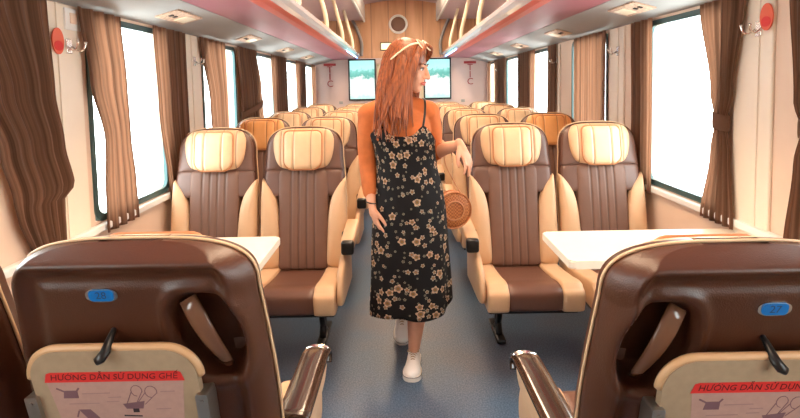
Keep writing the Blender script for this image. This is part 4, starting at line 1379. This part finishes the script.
for k in range(22):
    q = rnd.random()
    tx = rnd.uniform(-0.02, 0.045)
    lock(hp(-0.050, -0.050 - 0.02 * q, 0.108 - 0.02 * q), hp(-0.080, -0.040 - 0.030 * q, 0.030), hp(-0.078, -0.030 - 0.028 * q, -0.060), Vector((tx, -0.135 + 0.02 * q, rnd.uniform(1.20, 1.27))), 0.011)
# swept fringe across the forehead
for k in range(16):
    sd = -1 if k % 2 else 1
    q = rnd.random()
    lock(hp(0.01 * sd, -0.02 - 0.03 * q, 0.135 - 0.01 * q), hp(sd * (0.035 + 0.01 * q), -0.058 - 0.022 * q, 0.108), hp(sd * 0.066, -0.052 - 0.014 * q, 0.060), hp(sd * 0.083, -0.018, -0.005), 0.013)
hair = link('hair', hb, 'hair', woman, True)

# face details
for sd in (-1, 1):
    bm = bmesh.new(); add_ell(bm, hp(sd * 0.027, -0.076, 0.004), (0.0125, 0.007, 0.0062), Rh, 14, 10); e = link('eye', bm, 'eye_white', woman, True)
    bm = bmesh.new(); add_ell(bm, hp(sd * 0.027, -0.0808, 0.004), (0.0056, 0.0035, 0.0056), Rh, 12, 8); link('iris', bm, 'eye_dark', e, True)
    bm = bmesh.new(); add_tube(bm, catmull([hp(sd * 0.012, -0.085, 0.026), hp(sd * 0.027, -0.084, 0.031), hp(sd * 0.043, -0.072, 0.026)], 4), [0.003, 0.0034, 0.0012], 6)
    link('eyebrow', bm, 'eye_dark', woman, True)
    bm = bmesh.new(); add_tube(bm, catmull([hp(sd * 0.014, -0.082, 0.008), hp(sd * 0.027, -0.0835, 0.0125), hp(sd * 0.041, -0.074, 0.007)], 4), 0.0016, 6)
    link('eyelash', bm, 'eye_dark', woman, True)
bm = bmesh.new()
add_tube(bm, catmull([hp(-0.022, -0.080, -0.060), hp(-0.008, -0.0915, -0.056), hp(0.0, -0.0905, -0.0575), hp(0.008, -0.0915, -0.056), hp(0.022, -0.080, -0.060)], 4), [0.001, 0.004, 0.0042, 0.004, 0.001], 8)
add_tube(bm, catmull([hp(-0.020, -0.080, -0.0615), hp(0.0, -0.0905, -0.067), hp(0.020, -0.080, -0.0615)], 6), [0.001, 0.004, 0.0052, 0.004, 0.001], 8)
link('lips', bm, 'lip', woman, True)

# sunglasses pushed up on the hair
sg = empty('sunglasses', (0, 0, 0)); sg.parent = woman
gl = bmesh.new()
for sd in (-1, 1):
    cpts = [hp(sd * 0.036 + 0.030 * math.cos(t_), -0.058 - 0.004 * math.cos(t_) ** 2, 0.118 + 0.0) + Rh @ Vector((0, 0.022 * math.sin(t_), 0.020 * math.sin(t_))) for t_ in [2 * PI * k / 22 for k in range(22)]]
    add_tube(gl, cpts, 0.0030, 8, closed=True)
    add_tube(gl, catmull([hp(sd * 0.066, -0.056, 0.122), hp(sd * 0.088, -0.02, 0.105), hp(sd * 0.098, 0.025, 0.062), hp(sd * 0.092, 0.06, 0.03)], 5), 0.0042, 8)
add_tube(gl, [hp(-0.007, -0.062, 0.125), hp(0, -0.064, 0.13), hp(0.007, -0.062, 0.125)], 0.0036, 8)
bpy.data.objects.remove(sg)
link('sunglasses', gl, 'glasses', woman, True)

# necklace, bracelet
bm = bmesh.new(); add_tube(bm, catmull([(-0.075, -0.04, 1.312), (-0.055, -0.070, 1.275), (-0.02, -0.088, 1.250), (0.02, -0.072, 1.275), (0.040, -0.04, 1.312)], 6), 0.0018, 6)
add_ell(bm, (-0.02, -0.094, 1.244), (0.006, 0.004, 0.008), u=10, v=8); link('necklace', bm, 'gold', woman, True)
bm = bmesh.new()
wc = WR_R + Vector((-0.003, 0.008, 0.022))
add_tube(bm, [wc + Vector((0.027 * math.cos(t_), 0.026 * math.sin(t_), -0.004 * math.cos(t_))) for t_ in [2 * PI * k / 24 for k in range(24)]], 0.003, 8, closed=True)
link('bracelet', bm, 'black', woman, True)

# sneakers
def shoe(ank, toe, heel, name='sneaker', lift=0.0):
    """toe and heel: points on the ground line (x, y, z)"""
    toe = Vector(toe); heel = Vector(heel); ank = Vector(ank)
    f = (toe - heel); L = f.length; f.normalize()
    side = f.cross(Vector((0, 0, 1))).normalized(); upv = side.cross(f).normalized()
    root = None
    def S(u, v, w): return heel + f * (u * L) + side * v + upv * w
    sb = bmesh.new()
    prof = [(0.0, 0.022), (0.06, 0.031), (0.25, 0.033), (0.45, 0.033), (0.65, 0.042), (0.82, 0.043), (0.94, 0.033), (1.0, 0.014)]
    pr = catmull([(u, w, 0) for u, w in prof], 4)
    outl = [(p.x, p.y) for p in pr] + [(p.x, -p.y) for p in pr[::-1]]
    add_prism(sb, outl, lambda p: S(p[0], p[1] * 1.05, 0.0), lambda p: S(p[0], p[1] * 1.05, 0.026))
    up_ = bmesh.new()
    rings = []
    SEGS = 18
    # cross-sections along the shoe
    for u, hw, h0 in ((0.01, 0.020, 0.060), (0.08, 0.029, 0.078), (0.22, 0.031, 0.080), (0.36, 0.031, 0.082), (0.50, 0.033, 0.073), (0.64, 0.038, 0.062), (0.80, 0.041, 0.054), (0.93, 0.032, 0.046), (0.995, 0.012, 0.034)):
        ring = [S(u, hw * math.copysign(abs(math.cos(t_)) ** 0.7, math.cos(t_)), 0.020 + (h0 - 0.020) * max(0.0, math.sin(t_)) ** 0.75) for t_ in [PI * k / SEGS for k in range(SEGS + 1)]]
        rings.append([up_.verts.new(p) for p in ring])
    for r0, r1 in zip(rings, rings[1:]):
        for k in range(SEGS): up_.faces.new((r0[k], r0[k + 1], r1[k + 1], r1[k]))
        up_.faces.new((r0[0], r1[0], r1[SEGS], r0[SEGS]))
    up_.faces.new(rings[0][::-1]); up_.faces.new(rings[-1])
    root = link(name, up_, 'shoe', woman, True)
    link('sole', sb, 'sole', root)
    ln = bmesh.new(); add_tube(ln, [S(p[0], p[1] * 1.07, 0.021) for p in outl], 0.0013, 6, closed=True); link('sole_stripe', ln, 'ink_black', root)
    lb = bmesh.new()
    for q in range(5):
        u = 0.38 + 0.055 * q; h = 0.084 - 0.0055 * q
        add_tube(lb, catmull([S(u, -0.020, h - 0.010), S(u, 0.0, h + 0.006), S(u, 0.020, h - 0.010)], 4), 0.0028, 6)
    for sd in (-1, 1):
        add_tube(lb, catmull([S(0.37, 0, 0.086), S(0.40, sd * 0.018, 0.096), S(0.44, sd * 0.028, 0.084), S(0.41, sd * 0.010, 0.085)], 4), 0.0022, 6)
    link('laces', lb, 'tray', root, True)
shoe(AN_L, (0.012, 2.475 - BY, 0.0), (0.035, 2.705 - BY, 0.0))
shoe(AN_R, (-0.028, 2.835 - BY, 0.0), (-0.032, 3.02 - BY, 0.11))

# round rattan bag hanging from the forearm
bag = empty('handbag', (0.232, 2.80, 0.735))
tag(bag, 'round woven rattan bag hanging beside the woman hip from her bent arm', 'bag')
mt = Matrix.Rotation(math.radians(14), 4, 'Z') @ Matrix.Rotation(PI / 2, 4, 'X')
bm = bmesh.new(); add_lathe(bm, [(0.02, -0.036), (0.075, -0.034), (0.094, -0.024), (0.101, 0.0), (0.094, 0.024), (0.075, 0.034), (0.02, 0.036)], mt, 40)
link('woven_body', bm, 'wicker', bag, True)
bm = bmesh.new()
for r_, zz in ((0.097, 0.026), (0.097, -0.026), (0.05, 0.037), (0.05, -0.037)):
    add_tube(bm, [mt @ Vector((r_ * math.cos(t_), r_ * math.sin(t_), zz)) for t_ in [2 * PI * k / 40 for k in range(40)]], 0.0045, 6, closed=True)
link('rim', bm, 'strap', bag, True)
bm = bmesh.new()
A = Vector((0.148 - 0.232, 2.63 - 2.80, 1.072 - 0.735))
add_tube(bm, catmull([mt @ Vector((-0.055, 0.074, 0)), A + Vector((-0.030, 0.0, -0.10)), A + Vector((-0.026, 0.0, 0.0)), A + Vector((-0.008, -0.012, 0.049)), A + Vector((0.026, -0.006, 0.02)), A + Vector((0.040, 0.0, -0.08)), mt @ Vector((0.055, 0.074, 0))], 7), 0.007, 8, flat=0.4, up=Vector((1, 0, 0)))
link('strap', bm, 'strap', bag, True)
